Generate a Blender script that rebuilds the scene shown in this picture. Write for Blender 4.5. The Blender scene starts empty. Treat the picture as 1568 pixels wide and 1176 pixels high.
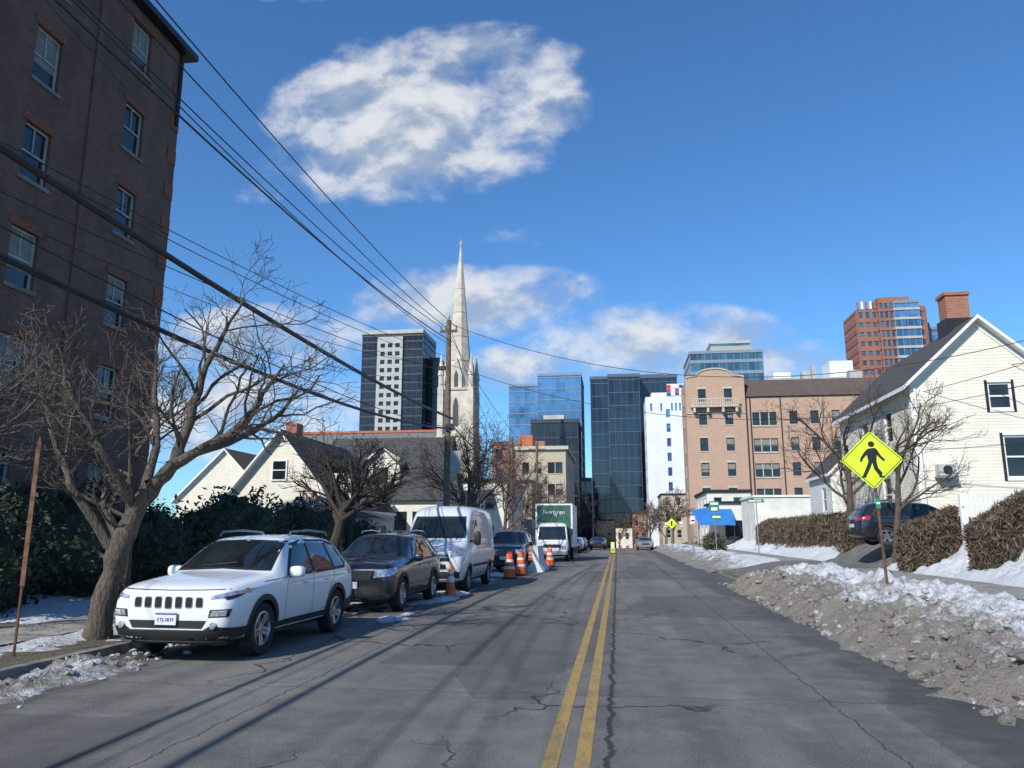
import bpy, bmesh, math, random
from mathutils import Vector, Matrix, noise
from mathutils.bvhtree import BVHTree
R=math.radians
sc=bpy.context.scene
col=sc.collection
# ------------------------------------------------------------ node helpers
class NT:
    def __init__(s,nt): s.nt=nt
    def new(s,t,**k):
        n=s.nt.nodes.new(t)
        for a,b in k.items(): setattr(n,a,b)
        return n
    def link(s,a,b): s.nt.links.new(a,b)
    def put(s,sock,v):
        if isinstance(v,bpy.types.NodeSocket): s.link(v,sock)
        else: sock.default_value=v
    def math(s,op,a,b=0.0,c=None,clamp=False):
        n=s.new('ShaderNodeMath',operation=op,use_clamp=clamp)
        s.put(n.inputs[0],a); s.put(n.inputs[1],b)
        if c is not None: s.put(n.inputs[2],c)
        return n.outputs[0]
    def mix(s,f,a,b,blend='MIX'):
        n=s.new('ShaderNodeMix',data_type='RGBA',blend_type=blend)
        s.put(n.inputs[0],f); s.put(n.inputs[6],a if isinstance(a,bpy.types.NodeSocket) else (*a,1)[:4]); s.put(n.inputs[7],b if isinstance(b,bpy.types.NodeSocket) else (*b,1)[:4])
        return n.outputs[2]
    def noise(s,vec,scale,detail=3,rough=.55,dist=0):
        n=s.new('ShaderNodeTexNoise'); s.put(n.inputs['Vector'],vec)
        n.inputs['Scale'].default_value=scale; n.inputs['Detail'].default_value=detail
        n.inputs['Roughness'].default_value=rough; n.inputs['Distortion'].default_value=dist
        return n.outputs[0]
    def ss(s,x,a,b):
        n=s.new('ShaderNodeMapRange',interpolation_type='SMOOTHSTEP'); s.put(n.inputs[0],x)
        n.inputs[1].default_value=a; n.inputs[2].default_value=b; return n.outputs[0]
    def vscale(s,v,x,y,z):
        n=s.new('ShaderNodeVectorMath',operation='MULTIPLY'); s.link(v,n.inputs[0]); n.inputs[1].default_value=(x,y,z); return n.outputs[0]
def newmat(name):
    m=bpy.data.materials.new(name); m.use_nodes=True
    t=NT(m.node_tree); b=m.node_tree.nodes['Principled BSDF']
    tc=t.new('ShaderNodeTexCoord')
    return m,t,b,tc.outputs['Object']
def bump(t,b,h,strength=.3,dist=.02):
    n=t.new('ShaderNodeBump'); n.inputs['Strength'].default_value=strength; n.inputs['Distance'].default_value=dist
    t.link(h,n.inputs['Height']); t.link(n.outputs[0],b.inputs['Normal'])
def M(name,c,rough=.7,metal=0,var=.12,vs=2.5,bmp=0,bs=30,coat=0,ior=1.45,bd=.01):
    m,t,b,o=newmat(name)
    n=t.noise(o,vs,3,.6)
    f=t.ss(n,.3,.7)
    c1=tuple(x*(1-var) for x in c); c2=tuple(min(1,x*(1+var)) for x in c)
    t.link(t.mix(f,c1,c2),b.inputs['Base Color'])
    b.inputs['Roughness'].default_value=rough; b.inputs['Metallic'].default_value=metal
    b.inputs['Coat Weight'].default_value=coat; b.inputs['Coat Roughness'].default_value=.03; b.inputs['IOR'].default_value=ior
    if bmp: bump(t,b,t.noise(o,bs,3,.6),bmp,bd)
    return m
def uvz(t,o,kx=1,ky=1):
    s=t.new('ShaderNodeSeparateXYZ'); t.link(o,s.inputs[0])
    u=t.math('ADD',t.math('MULTIPLY',s.outputs[0],kx),t.math('MULTIPLY',s.outputs[1],ky))
    c=t.new('ShaderNodeCombineXYZ'); t.link(u,c.inputs[0]); t.link(s.outputs[2],c.inputs[1])
    return c.outputs[0],u,s.outputs[2]
def brick(name,c1,c2,mortar,scale=1.0,bw=.22,bh=.075,dirt=.25):
    m,t,b,o=newmat(name)
    v,_,_=uvz(t,o)
    n=t.new('ShaderNodeTexBrick'); t.link(v,n.inputs['Vector'])
    n.inputs['Color1'].default_value=(*c1,1); n.inputs['Color2'].default_value=(*c2,1); n.inputs['Mortar'].default_value=(*mortar,1)
    n.inputs['Scale'].default_value=1; n.inputs['Mortar Size'].default_value=.007*scale; n.inputs['Brick Width'].default_value=bw*scale; n.inputs['Row Height'].default_value=bh*scale
    f=t.ss(t.noise(o,.5,5,.65),.25,.75)
    f2=t.ss(t.noise(t.vscale(o,1,1,.25),1.5,3,.6),.3,.7)
    g=t.math('ADD',t.math('MULTIPLY',f,dirt),t.math('MULTIPLY',f2,dirt*.6))
    t.link(t.mix(g,n.outputs[0],tuple(x*.45 for x in c1)),b.inputs['Base Color'])
    b.inputs['Roughness'].default_value=.9
    bump(t,b,n.outputs['Fac'],-.4,.01)
    return m
def siding(name,c,pitch=.13):
    m,t,b,o=newmat(name)
    s=t.new('ShaderNodeSeparateXYZ'); t.link(o,s.inputs[0])
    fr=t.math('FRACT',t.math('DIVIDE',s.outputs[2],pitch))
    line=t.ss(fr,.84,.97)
    n=t.ss(t.noise(o,1.3,4,.6),.25,.8)
    base=t.mix(n,c,tuple(x*.84 for x in c))
    drip=t.ss(t.noise(t.vscale(o,3,3,.3),1.5,4,.7),.5,.8)
    base=t.mix(t.math('MULTIPLY',drip,.25),base,tuple(x*.6 for x in c))
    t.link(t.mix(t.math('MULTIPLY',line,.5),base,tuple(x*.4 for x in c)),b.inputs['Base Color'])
    b.inputs['Roughness'].default_value=.55
    bump(t,b,t.math('SUBTRACT',1,fr),.5,.02)
    return m
def shingle(name,c,c2):
    m,t,b,o=newmat(name)
    v,_,_=uvz(t,o,1,1)
    n=t.new('ShaderNodeTexBrick'); t.link(v,n.inputs['Vector'])
    n.inputs['Color1'].default_value=(*c,1); n.inputs['Color2'].default_value=(*c2,1); n.inputs['Mortar'].default_value=(*[x*.4 for x in c],1)
    n.inputs['Scale'].default_value=1; n.inputs['Mortar Size'].default_value=.012; n.inputs['Brick Width'].default_value=.35; n.inputs['Row Height'].default_value=.12
    f=t.ss(t.noise(o,.8,4,.6),.3,.75)
    t.link(t.mix(t.math('MULTIPLY',f,.4),n.outputs[0],tuple(x*.6 for x in c2)),b.inputs['Base Color'])
    b.inputs['Roughness'].default_value=.95; bump(t,b,n.outputs['Fac'],-.4,.02)
    return m
def curtain(name,c,pw=1.5,ph=3.4,ior=1.8,rough=.06,amp=.5):
    m,t,b,o=newmat(name)
    v,u,z=uvz(t,o)
    c2=t.new('ShaderNodeCombineXYZ')
    t.link(t.math('FLOOR',t.math('DIVIDE',u,pw)),c2.inputs[0]); t.link(t.math('FLOOR',t.math('DIVIDE',z,ph)),c2.inputs[1])
    w=t.new('ShaderNodeTexWhiteNoise'); t.link(c2.outputs[0],w.inputs['Vector'])
    big=t.ss(t.noise(o,.06,2,.5,.6),.35,.65)
    k=t.math('ADD',t.math('MULTIPLY',w.outputs['Value'],amp),t.math('MULTIPLY',big,.6))
    t.link(t.mix(k,tuple(x*.4 for x in c),tuple(x*1.7 for x in c)),b.inputs['Base Color'])
    b.inputs['Roughness'].default_value=rough; b.inputs['IOR'].default_value=ior
    bump(t,b,t.noise(o,.35,1,.5),.06,.3)
    return m
# ------------------------------------------------------------ mesh builder
class MB:
    def __init__(s): s.v=[];s.f=[];s.m=[];s.mats=[]
    def mi(s,mat):
        if mat not in s.mats: s.mats.append(mat)
        return s.mats.index(mat)
    def face(s,pts,mat):
        k=len(s.v); s.v.extend([tuple(p) for p in pts]); s.f.append(tuple(range(k,k+len(pts)))); s.m.append(s.mi(mat))
    def raw(s,vs,fs,mat,X=None):
        k=len(s.v)
        if X is not None: vs=[X@Vector(p) for p in vs]
        s.v.extend([tuple(p) for p in vs]); i=s.mi(mat)
        for f in fs: s.f.append(tuple(k+a for a in f)); s.m.append(i)
    def box(s,x0,x1,y0,y1,z0,z1,mat,X=None):
        vs=[(x0,y0,z0),(x1,y0,z0),(x1,y1,z0),(x0,y1,z0),(x0,y0,z1),(x1,y0,z1),(x1,y1,z1),(x0,y1,z1)]
        s.raw(vs,[(0,3,2,1),(4,5,6,7),(0,1,5,4),(1,2,6,5),(2,3,7,6),(3,0,4,7)],mat,X)
    def tube(s,pts,rad,n,mat,cap=True):
        pts=[Vector(p) for p in pts]
        if not isinstance(rad,(list,tuple)): rad=[rad]*len(pts)
        prev=None; k=len(s.v); i0=s.mi(mat)
        for i,p in enumerate(pts):
            d=(pts[min(i+1,len(pts)-1)]-pts[max(i-1,0)]).normalized()
            if prev is None:
                a=Vector((0,0,1)) if abs(d.z)<.9 else Vector((1,0,0))
                e=d.cross(a).normalized()
            else:
                e=(prev-d*prev.dot(d))
                e=e.normalized() if e.length>1e-6 else d.orthogonal().normalized()
            prev=e; g=d.cross(e)
            for j in range(n):
                an=2*math.pi*j/n
                s.v.append(tuple(p+(e*math.cos(an)+g*math.sin(an))*rad[i]))
        for i in range(len(pts)-1):
            for j in range(n):
                a=k+i*n+j; b=k+i*n+(j+1)%n
                s.f.append((a,b,b+n,a+n)); s.m.append(i0)
        if cap:
            s.f.append(tuple(k+j for j in range(n))[::-1]); s.m.append(i0)
            q=k+(len(pts)-1)*n
            s.f.append(tuple(q+j for j in range(n))); s.m.append(i0)
    def sup(s,c,r,mat,e=.6,nu=16,nv=10,X=None):
        def sp(x,p): return math.copysign(abs(x)**p,x)
        vs=[];fs=[]
        for i in range(nv+1):
            ph=-math.pi/2+math.pi*i/nv
            for j in range(nu):
                th=2*math.pi*j/nu
                vs.append((c[0]+r[0]*sp(math.cos(ph),e)*sp(math.cos(th),e),c[1]+r[1]*sp(math.cos(ph),e)*sp(math.sin(th),e),c[2]+r[2]*sp(math.sin(ph),e)))
        for i in range(nv):
            for j in range(nu):
                fs.append((i*nu+j,i*nu+(j+1)%nu,(i+1)*nu+(j+1)%nu,(i+1)*nu+j))
        s.raw(vs,fs,mat,X)
    def lathe(s,prof,n,mat,X=None):
        vs=[];fs=[]
        for r,z in prof:
            for j in range(n):
                a=2*math.pi*j/n; vs.append((r*math.cos(a),r*math.sin(a),z))
        for i in range(len(prof)-1):
            for j in range(n): fs.append((i*n+j,i*n+(j+1)%n,(i+1)*n+(j+1)%n,(i+1)*n+j))
        s.raw(vs,fs,mat,X)
    def build(s,name,parent=None,loc=(0,0,0),rot=0,smooth=False,angle=35):
        me=bpy.data.meshes.new(name); me.from_pydata(s.v,[],s.f)
        for m in s.mats: me.materials.append(m)
        me.polygons.foreach_set('material_index',s.m)
        if smooth:
            me.polygons.foreach_set('use_smooth',[True]*len(s.f))
            me.update()
            try: me.set_sharp_from_angle(angle=R(angle))
            except Exception: pass
        me.update()
        o=bpy.data.objects.new(name,me); col.objects.link(o); o.location=loc; o.rotation_euler=(0,0,rot)
        if parent: o.parent=parent
        return o
def empty(name,loc=(0,0,0),rot=0):
    e=bpy.data.objects.new(name,None); col.objects.link(e); e.location=loc; e.rotation_euler=(0,0,rot); return e
def sstep(a,b,x):
    t=max(0,min(1,(x-a)/(b-a))); return t*t*(3-2*t)
def fbm(x,y,z=0,o=4): return noise.fractal(Vector((x,y,z)),1.0,2.0,o)
# ------------------------------------------------------------ materials
def asphalt_mat():
    m,t,b,o=newmat('asphalt')
    s=t.new('ShaderNodeSeparateXYZ'); t.link(o,s.inputs[0]); X,Y=s.outputs[0],s.outputs[1]
    fine=t.noise(o,70,3,.78); mid=t.noise(o,2.2,5,.7); big=t.noise(o,.28,3,.55)
    track=t.noise(t.vscale(o,1.3,.05,1),1.0,3,.6)
    k=t.math('ADD',t.math('MULTIPLY',mid,.5),t.math('MULTIPLY',big,.4))
    k=t.math('ADD',k,t.math('MULTIPLY',track,.5))
    base=t.mix(t.ss(k,.52,.88),(.082,.077,.070),(.185,.174,.155))
    base=t.mix(t.math('MULTIPLY',t.ss(fine,.48,.70),.6),base,(.34,.325,.295))
    base=t.mix(t.math('MULTIPLY',t.ss(fine,.5,.30),.7),base,(.03,.029,.027))
    salt=t.ss(t.noise(t.vscale(o,1,.35,1),1.1,6,.78,.5),.52,.74)
    base=t.mix(t.math('MULTIPLY',salt,.4),base,(.30,.285,.26))
    pv=t.new('ShaderNodeTexVoronoi',distance='CHEBYCHEV'); t.link(t.vscale(o,.45,.16,0),pv.inputs['Vector']); pv.inputs['Scale'].default_value=1
    pc=t.new('ShaderNodeSeparateXYZ'); t.link(pv.outputs['Color'],pc.inputs[0])
    base=t.mix(t.math('MULTIPLY',t.ss(pc.outputs[0],.68,.72),.45),base,(.06,.057,.053))
    wn=t.new('ShaderNodeTexNoise'); t.link(o,wn.inputs['Vector']); wn.inputs['Scale'].default_value=1.6; wn.inputs['Detail'].default_value=4
    wv=t.new('ShaderNodeVectorMath',operation='MULTIPLY_ADD'); t.link(wn.outputs['Color'],wv.inputs[0]); wv.inputs[1].default_value=(1.1,1.1,0); t.link(o,wv.inputs[2])
    vo=t.new('ShaderNodeTexVoronoi',feature='DISTANCE_TO_EDGE'); t.link(t.vscale(wv.outputs[0],1,.55,0),vo.inputs['Vector']); vo.inputs['Scale'].default_value=.36
    cr=t.ss(vo.outputs['Distance'],.009,.002)
    cr=t.math('MULTIPLY',cr,t.ss(t.noise(o,.22,2,.5),.44,.56))
    wob=t.math('MULTIPLY',t.math('SUBTRACT',t.noise(t.vscale(o,0,1,0),2.5,6,.75),.5),.28)
    for x0,w in ((-.10,.034),(-3.6,.010),(2.1,.009)):
        d=t.math('ABSOLUTE',t.math('SUBTRACT',t.math('ADD',X,wob),x0))
        cr=t.math('MAXIMUM',cr,t.ss(d,w,w*.3))
    wob2=t.math('MULTIPLY',t.math('SUBTRACT',t.noise(t.vscale(o,1,0,0),1.5,5,.7),.5),.7)
    for y0 in (8.7,15.5,24,36,52):
        d=t.math('ABSOLUTE',t.math('SUBTRACT',t.math('ADD',Y,wob2),y0))
        cr=t.math('MAXIMUM',cr,t.math('MULTIPLY',t.ss(d,.018,.005),.6))
    base=t.mix(t.math('MULTIPLY',cr,.85),base,(.018,.017,.016))
    wet=t.ss(t.math('ADD',X,t.math('MULTIPLY',mid,2.4)),-4.4,-5.6)
    wetr=t.ss(t.math('SUBTRACT',X,t.math('MULTIPLY',mid,1.9)),1.5,2.4)
    wet=t.math('MAXIMUM',wet,wetr)
    base=t.mix(t.math('MULTIPLY',wet,.62),base,(.045,.040,.035))
    t.link(base,b.inputs['Base Color'])
    t.link(t.math('SUBTRACT',.9,t.math('MULTIPLY',wet,.35)),b.inputs['Roughness'])
    h=t.math('SUBTRACT',t.math('ADD',fine,t.math('MULTIPLY',mid,.8)),t.math('MULTIPLY',cr,2.0))
    bump(t,b,h,.8,.016)
    return m
asphalt=asphalt_mat()
def paint_line():
    m,t,b,o=newmat('worn_yellow_paint')
    w=t.ss(t.noise(t.vscale(o,1,.4,1),7,6,.78),.45,.62)
    f=t.noise(o,70,3,.78)
    c=t.mix(t.ss(f,.35,.65),(.24,.15,.04),(.50,.32,.09))
    w=t.math('ADD',t.math('MULTIPLY',w,.55),t.math('MULTIPLY',t.ss(f,.52,.68),.35),clamp=True)
    t.link(t.mix(w,c,(.14,.13,.11)),b.inputs['Base Color']); b.inputs['Roughness'].default_value=.85
    bump(t,b,f,.6,.012)
    return m
yellow=paint_line()
def snow_mat(name,dirt,dx=None):
    m,t,b,o=newmat(name)
    a=t.noise(o,1.4,5,.75); c=t.noise(o,9,4,.75); f=t.noise(o,42,3,.75)
    k=t.math('ADD',t.math('MULTIPLY',a,.55),t.math('MULTIPLY',c,.45))
    if dx is not None:
        s=t.new('ShaderNodeSeparateXYZ'); t.link(o,s.inputs[0])
        k=t.math('ADD',k,t.math('MULTIPLY',t.ss(s.outputs[0],dx[0],dx[1]),dx[2]))
    base=t.mix(t.ss(k,.60-dirt*.4,.80-dirt*.4),(.72,.74,.77),(.25,.22,.185))
    base=t.mix(t.math('MULTIPLY',t.ss(f,.53,.66),min(1,.30+dirt)),base,(.10,.085,.07))
    base=t.mix(t.math('MULTIPLY',t.ss(c,.40,.30),.5),base,(.60,.60,.60))
    t.link(base,b.inputs['Base Color']); b.inputs['Roughness'].default_value=.6
    bump(t,b,t.math('ADD',c,t.math('MULTIPLY',f,.6)),1.0,.07)
    return m
snow_clean=snow_mat('snow_clean',.10)
snow_r=snow_mat('snow_roadside',.26,(6.6,3.5,.24))
snow_dirty=snow_mat('snow_dirty',.60)
snow_l=snow_mat('snow_left',.36)
def ground_mat():
    m,t,b,o=newmat('ground')
    a=t.noise(o,.5,5,.65); f=t.noise(o,25,3,.7)
    base=t.mix(t.ss(a,.35,.65),(.07,.062,.038),(.12,.10,.065))
    base=t.mix(t.math('MULTIPLY',t.ss(f,.5,.7),.6),base,(.19,.16,.11))
    t.link(base,b.inputs['Base Color']); b.inputs['Roughness'].default_value=.95; bump(t,b,f,.7,.04)
    return m
groundm=ground_mat()
concrete=M('concrete_walk',(.25,.235,.21),.85,var=.28,vs=3,bmp=.3,bs=50)
kerbm=M('kerb_stone',(.18,.17,.155),.85,var=.35,vs=5,bmp=.4,bs=30)
brickA=brick('dark_red_brick',(.165,.080,.055),(.225,.118,.082),(.19,.165,.145),1.0,dirt=.4)
brickB=brick('pink_brick',(.46,.285,.195),(.52,.335,.235),(.44,.35,.28),1.6,dirt=.12)
brickC=brick('chimney_brick',(.30,.10,.06),(.38,.15,.09),(.35,.28,.22),1.0,dirt=.1)
brickTan=brick('tan_brick',(.46,.37,.26),(.52,.43,.31),(.45,.4,.32),1.6,dirt=.1)
soldier=M('brick_lintel',(.23,.085,.05),.9,var=.3,vs=12)
stone=M('church_stone',(.54,.485,.40),.9,var=.16,vs=.8,bmp=.3,bs=3,bd=.05)
stone_d=M('stone_trim',(.48,.44,.36),.85,var=.12)
stone_a=M('old_sill_stone',(.22,.19,.17),.85,var=.2)
cream=siding('cream_siding',(.80,.75,.62))
cream2=siding('old_cream_siding',(.74,.69,.57))
sidew=siding('white_siding',(.72,.72,.70))
whitep=M('white_trim',(.76,.76,.73),.5,var=.06)
framo=M('old_window_frame',(.48,.46,.42),.6,var=.15)
stucco=M('pale_stucco',(.70,.67,.60),.85,var=.1,vs=.8,bmp=.2)
roofd=shingle('dark_shingle',(.055,.052,.05),(.09,.083,.08))
roofb=shingle('brown_shingle',(.13,.08,.055),(.18,.11,.075))
roofp=shingle('mansard_brown',(.10,.075,.065),(.14,.10,.085))
roofg=shingle('grey_slate',(.14,.14,.14),(.20,.20,.20))
redtile=M('red_ridge',(.42,.13,.07),.8)
winglass=M('window_glass',(.018,.024,.03),.04,var=.5,vs=.7,ior=1.6)
blindm=M('window_blind',(.22,.22,.20),.6,var=.15)
dark=M('dark_metal',(.02,.02,.022),.45,var=.2)
black=M('black_plastic',(.018,.018,.019),.55,var=.2,bmp=.15,bs=200,bd=.002)
tyre=M('tyre_rubber',(.022,.022,.022),.85,var=.35,vs=12,bmp=.3,bs=60,bd=.004)
alloy=M('alloy_wheel',(.42,.43,.45),.3,metal=.9,var=.1)
chrome=M('chrome',(.75,.76,.78),.12,metal=1,var=.03)
def carpaint(name,c,rough=.3,dirt=(.35,.33,.30),amt=.35,coat=1):
    m,t,b,o=newmat(name)
    s=t.new('ShaderNodeSeparateXYZ'); t.link(o,s.inputs[0])
    n=t.noise(o,3,5,.7)
    k=t.math('MULTIPLY',t.ss(t.math('ADD',s.outputs[2],t.math('MULTIPLY',n,.6)),1.15,.45),amt)
    sp=t.math('MULTIPLY',t.ss(t.noise(o,40,3,.7),.5,.75),amt*.25)
    t.link(t.mix(t.math('ADD',k,sp,clamp=True),c,dirt),b.inputs['Base Color'])
    t.link(t.math('ADD',t.math('MULTIPLY',k,.5),rough),b.inputs['Roughness'])
    b.inputs['Coat Weight'].default_value=coat; b.inputs['Coat Roughness'].default_value=.04
    return m
p_white=carpaint('white_car_paint',(.76,.77,.78),.35)
p_black=carpaint('black_car_paint',(.006,.008,.013),.3,(.05,.05,.052),.35)
p_van=carpaint('van_paint',(.60,.62,.65),.4,amt=.5)
p_blue=carpaint('navy_car_paint',(.007,.010,.018),.3,(.05,.05,.052),.35)
p_grey=carpaint('grey_car_paint',(.18,.19,.20),.3)
carglass=M('car_glass',(.012,.016,.018),.02,var=.4,vs=2,ior=1.55,coat=.5)
lampm=M('headlamp_lens',(.50,.52,.55),.06,metal=.6,var=.4,vs=14,coat=1)
redl=M('tail_lamp',(.35,.01,.01),.15,var=.2,coat=1)
amber=M('amber_lamp',(.6,.16,.02),.2,coat=1)
orange=M('cone_orange',(.75,.13,.03),.5,var=.2,vs=6)
refl=M('reflective_white',(.70,.70,.70),.35,var=.1)
rust=M('rusty_post',(.13,.06,.035),.85,var=.35,vs=10)
steel=M('galvanised_steel',(.30,.31,.31),.5,metal=.6,var=.2)
wood=M('weathered_pole_wood',(.16,.115,.08),.9,var=.3,vs=4,bmp=.5,bs=12)
def bark(name,c):
    m,t,b,o=newmat(name)
    n=t.noise(t.vscale(o,1,1,.25),22,3,.7); p=t.noise(o,4,2,.6)
    base=t.mix(t.ss(n,.3,.7),tuple(x*.45 for x in c),tuple(x*1.3 for x in c))
    base=t.mix(t.math('MULTIPLY',t.ss(p,.5,.7),.3),base,tuple(x*.9 for x in (c[1],c[1]*1.05,c[1]*.8)))
    t.link(base,b.inputs['Base Color']); b.inputs['Roughness'].default_value=.95; bump(t,b,n,1.0,.04)
    return m
barkA=bark('bark',(.115,.088,.068)); barkB=bark('dark_bark',(.06,.045,.038)); barkC=bark('far_bark',(.115,.082,.064)); barkL=bark('pale_bark',(.15,.12,.10))
leafd=M('evergreen_dark',(.025,.036,.018),.6,var=.5,vs=6)
leafd2=M('evergreen_light',(.045,.055,.026),.6,var=.4,vs=6)
hedge1=M('hedge_twig',(.15,.105,.075),.9,var=.4,vs=8)
hedge2=M('hedge_twig_dark',(.065,.046,.034),.9,var=.4,vs=8)
hedge3=M('hedge_leaf_olive',(.10,.09,.045),.8,var=.4,vs=8)
signy=M('sign_fluorescent_yellow',(.62,.85,.03),.35,var=.05)
signg=M('sign_green',(.02,.22,.10),.4)
signk=M('sign_black',(.01,.01,.01),.5)
bluec=M('blue_awning',(.03,.18,.50),.7)
gl_blue=curtain('blue_curtain_glass',(.05,.14,.28),1.6,3.6,1.7)
gl_dark=curtain('dark_curtain_glass',(.012,.022,.038),1.6,3.6,1.55,amp=.8)
gl_black=curtain('black_curtain_glass',(.016,.019,.023),1.6,3.2,1.5)
gl_teal=curtain('teal_glass',(.05,.12,.18),1.6,3.4,1.7)
mull_d=M('mullion_dark',(.04,.045,.055),.5)
mull_l=M('mullion_light',(.20,.25,.32),.5)
panelw=M('white_panel',(.70,.71,.72),.6,var=.05,vs=.3)
panelg=M('grey_precast',(.42,.42,.40),.8,var=.1,vs=.4)
panelr=M('red_brick_panel',(.30,.13,.09),.85,var=.1,vs=.3)
roofgr=M('roof_membrane',(.3,.3,.3),.9)
# ------------------------------------------------------------ terrain
def terrain(x,y):
    z=0.0
    if y>92:
        d=y-92; z-= .0007*d*d if d<30 else .63+.042*(d-30)
        z=max(z,-7)
    if x>4.45: z+=.10+.42*sstep(4.45,7.4,x)+.75*sstep(9.0,10.8,x)
    if x<-7.25: z+=.11+.12*sstep(-10.6,-13,x)
    return z
def axis(segs):
    r=[]
    for a,b,st in segs:
        n=max(1,round((b-a)/st)); r+=[a+(b-a)*i/n for i in range(n)]
    r.append(segs[-1][1]); return r
def sheet(name,xs,ys,zf,mat,smooth=True,parent=None):
    mb=MB(); n=len(xs)
    vs=[(x,y,zf(x,y)) for y in ys for x in xs]
    fs=[(j*n+i,j*n+i+1,(j+1)*n+i+1,(j+1)*n+i) for j in range(len(ys)-1) for i in range(n-1)]
    mb.raw(vs,fs,mat); return mb.build(name,smooth=smooth,angle=180,parent=parent)
xs=axis([(-2500,-300,440),(-300,-40,26),(-40,-14,2),(-14,-7.3,.8)])[:-1]+[-7.3,-7.28,-7.26]+axis([(-7.24,4.44,5.84)])+[4.46]+axis([(4.5,12,.5),(12,40,4),(40,300,26),(300,2500,440)])
ys=axis([(-600,-40,80),(-40,90,5),(90,130,4),(130,400,15),(400,3500,310)])
sheet('ground',xs,ys,lambda x,y: terrain(x,y)-.012 - (.05 if -7.25<x<4.45 else 0),groundm)
ry=axis([(-60,90,5),(90,130,4),(130,420,10)])
sheet('road',[-7.12,-3,0,2,4.32],ry,lambda x,y: terrain(0,y),asphalt)
mb=MB()
for a,b in ((-.60,-.48),(-.36,-.24)):
    for i in range(len(ry)-1):
        y0,y1=ry[i],ry[i+1]
        mb.face([(a,y0,terrain(0,y0)+.004),(b,y0,terrain(0,y0)+.004),(b,y1,terrain(0,y1)+.004),(a,y1,terrain(0,y1)+.004)],yellow)
mb.build('road_marking')
for nm,a,b in (('kerb',-7.26,-7.12),('kerb',4.32,4.46)):
    mb=MB()
    for i in range(len(ry)-1):
        y0,y1=ry[i],ry[i+1]
        if a>0 and y0>=28 and y1<=36: h=.03
        else: h=.125
        z0,z1=terrain(0,y0),terrain(0,y1)
        vs=[(a,y0,z0-.1),(b,y0,z0-.1),(b,y1,z1-.1),(a,y1,z1-.1),(a,y0,z0+h),(b,y0,z0+h),(b,y1,z1+h),(a,y1,z1+h)]
        mb.raw(vs,[(4,5,6,7),(0,1,5,4),(1,2,6,5),(2,3,7,6),(3,0,4,7)],kerbm)
    mb.build(nm)
def walk(name,x0,x1,ya,yb):
    mb=MB(); y=ya
    while y<yb:
        y1=y+1.5
        zs=[terrain(x0,y)+.012,terrain(x1,y)+.012,terrain(x1,y1)+.012,terrain(x0,y1)+.012]
        mb.face([(x0,y+.012,zs[0]),(x1,y+.012,zs[1]),(x1,y1-.012,zs[2]),(x0,y1-.012,zs[3])],concrete); y=y1
    mb.build(name)
walk('sidewalk',-10.3,-8.8,-20,95); walk('sidewalk',7.2,8.85,-20,95)
drive=M('driveway_asphalt',(.13,.125,.115),.9,var=.25,bmp=.4,bs=50)
sheet('driveway',axis([(4.4,16,.3)]),axis([(28.6,36,.5)]),lambda x,y: terrain(x,y)+.02,drive)
# ------------------------------------------------------------ snow
def snow(name,x0,x1,y0,y1,hf,mat,rx=.09,ry_=.11):
    xs=axis([(x0,x1,rx)]); ys=axis([(y0,y1,ry_)])
    return sheet(name,xs,ys,lambda x,y: terrain(x,y)+hf(x,y),mat)
def edge(x,a,b,w): return sstep(a,a+w,x)*(1-sstep(b-w,b,x))
def chunk(x,y,s):
    d,_=noise.voronoi(Vector((x*s,y*s,0)))
    return (d[1]-d[0])
def hr(x,y):
    xe=3.45+.35*fbm(0,y*.35)+.25*fbm(3,y*1.7)+.1*sstep(14,30,y)
    prof=sstep(xe,xe+1.0,x)*(1-.8*sstep(5.9,7.2,x))
    e=edge(y,1,28.4,1.8)*(1-sstep(6.95,7.3,x))
    h=(.12+.20*sstep(9,16,y)+.20*fbm(x*.8,y*.6))*prof+ .16*prof*fbm(x*2.4,y*2.4,1)+.10*prof*chunk(x,y,2.6)+.09*prof*chunk(x,y,6)+.06*prof*fbm(x*7,y*7,2,2)
    melt=sstep(-.05,.35,fbm(x*.45,y*.3,7))*.24*sstep(4.7,5.6,x)
    tongue=.05*sstep(xe-.5,xe,x)*max(0,fbm(x*3,y*2,4)+.25)
    return h*e-.05+(tongue+.03*sstep(xe-.2,xe+.2,x))*e-melt+(.10*sstep(xe,xe+.6,x)*(1-sstep(4.3,4.6,x))*e)
snow('snow_bank',2.8,7.4,1,28.6,hr,snow_r,.055,.065)
def hr2(x,y):
    xe=3.85+.4*fbm(5,y*.3)
    prof=sstep(xe,xe+1.0,x)*(1-.8*sstep(5.5,7.0,x))
    return (.26+.24*fbm(x,y*.4,3)+.16*fbm(x*2,y*2,2)+.1*chunk(x,y,2))*prof*edge(y,36,93,2.5)-.06+.06*sstep(xe-.2,xe+.2,x)*edge(y,36,93,1)+(.10*sstep(xe,xe+.6,x)*(1-sstep(4.3,4.6,x)))
snow('snow_bank',3.0,7.3,36,94,hr2,snow_r,.14,.25)
def hr3(x,y):
    return (.16+.28*fbm(x*.7,y*.5,9)+.14*fbm(x*3,y*3))*edge(x,8.7,12.5,.4)*edge(y,10,28.4,.8)-.04
snow('snow_bank',8.7,12.5,10,28.4,hr3,snow_clean,.11,.13)
def hr4(x,y):
    return (.18+.24*fbm(x*.7,y*.4,12)+.06*fbm(x*3,y*3))*edge(x,8.7,11.5,.4)*edge(y,36,70,1)-.05
snow('snow_bank',8.7,11.5,36,70,hr4,snow_clean,.16,.25)
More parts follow.
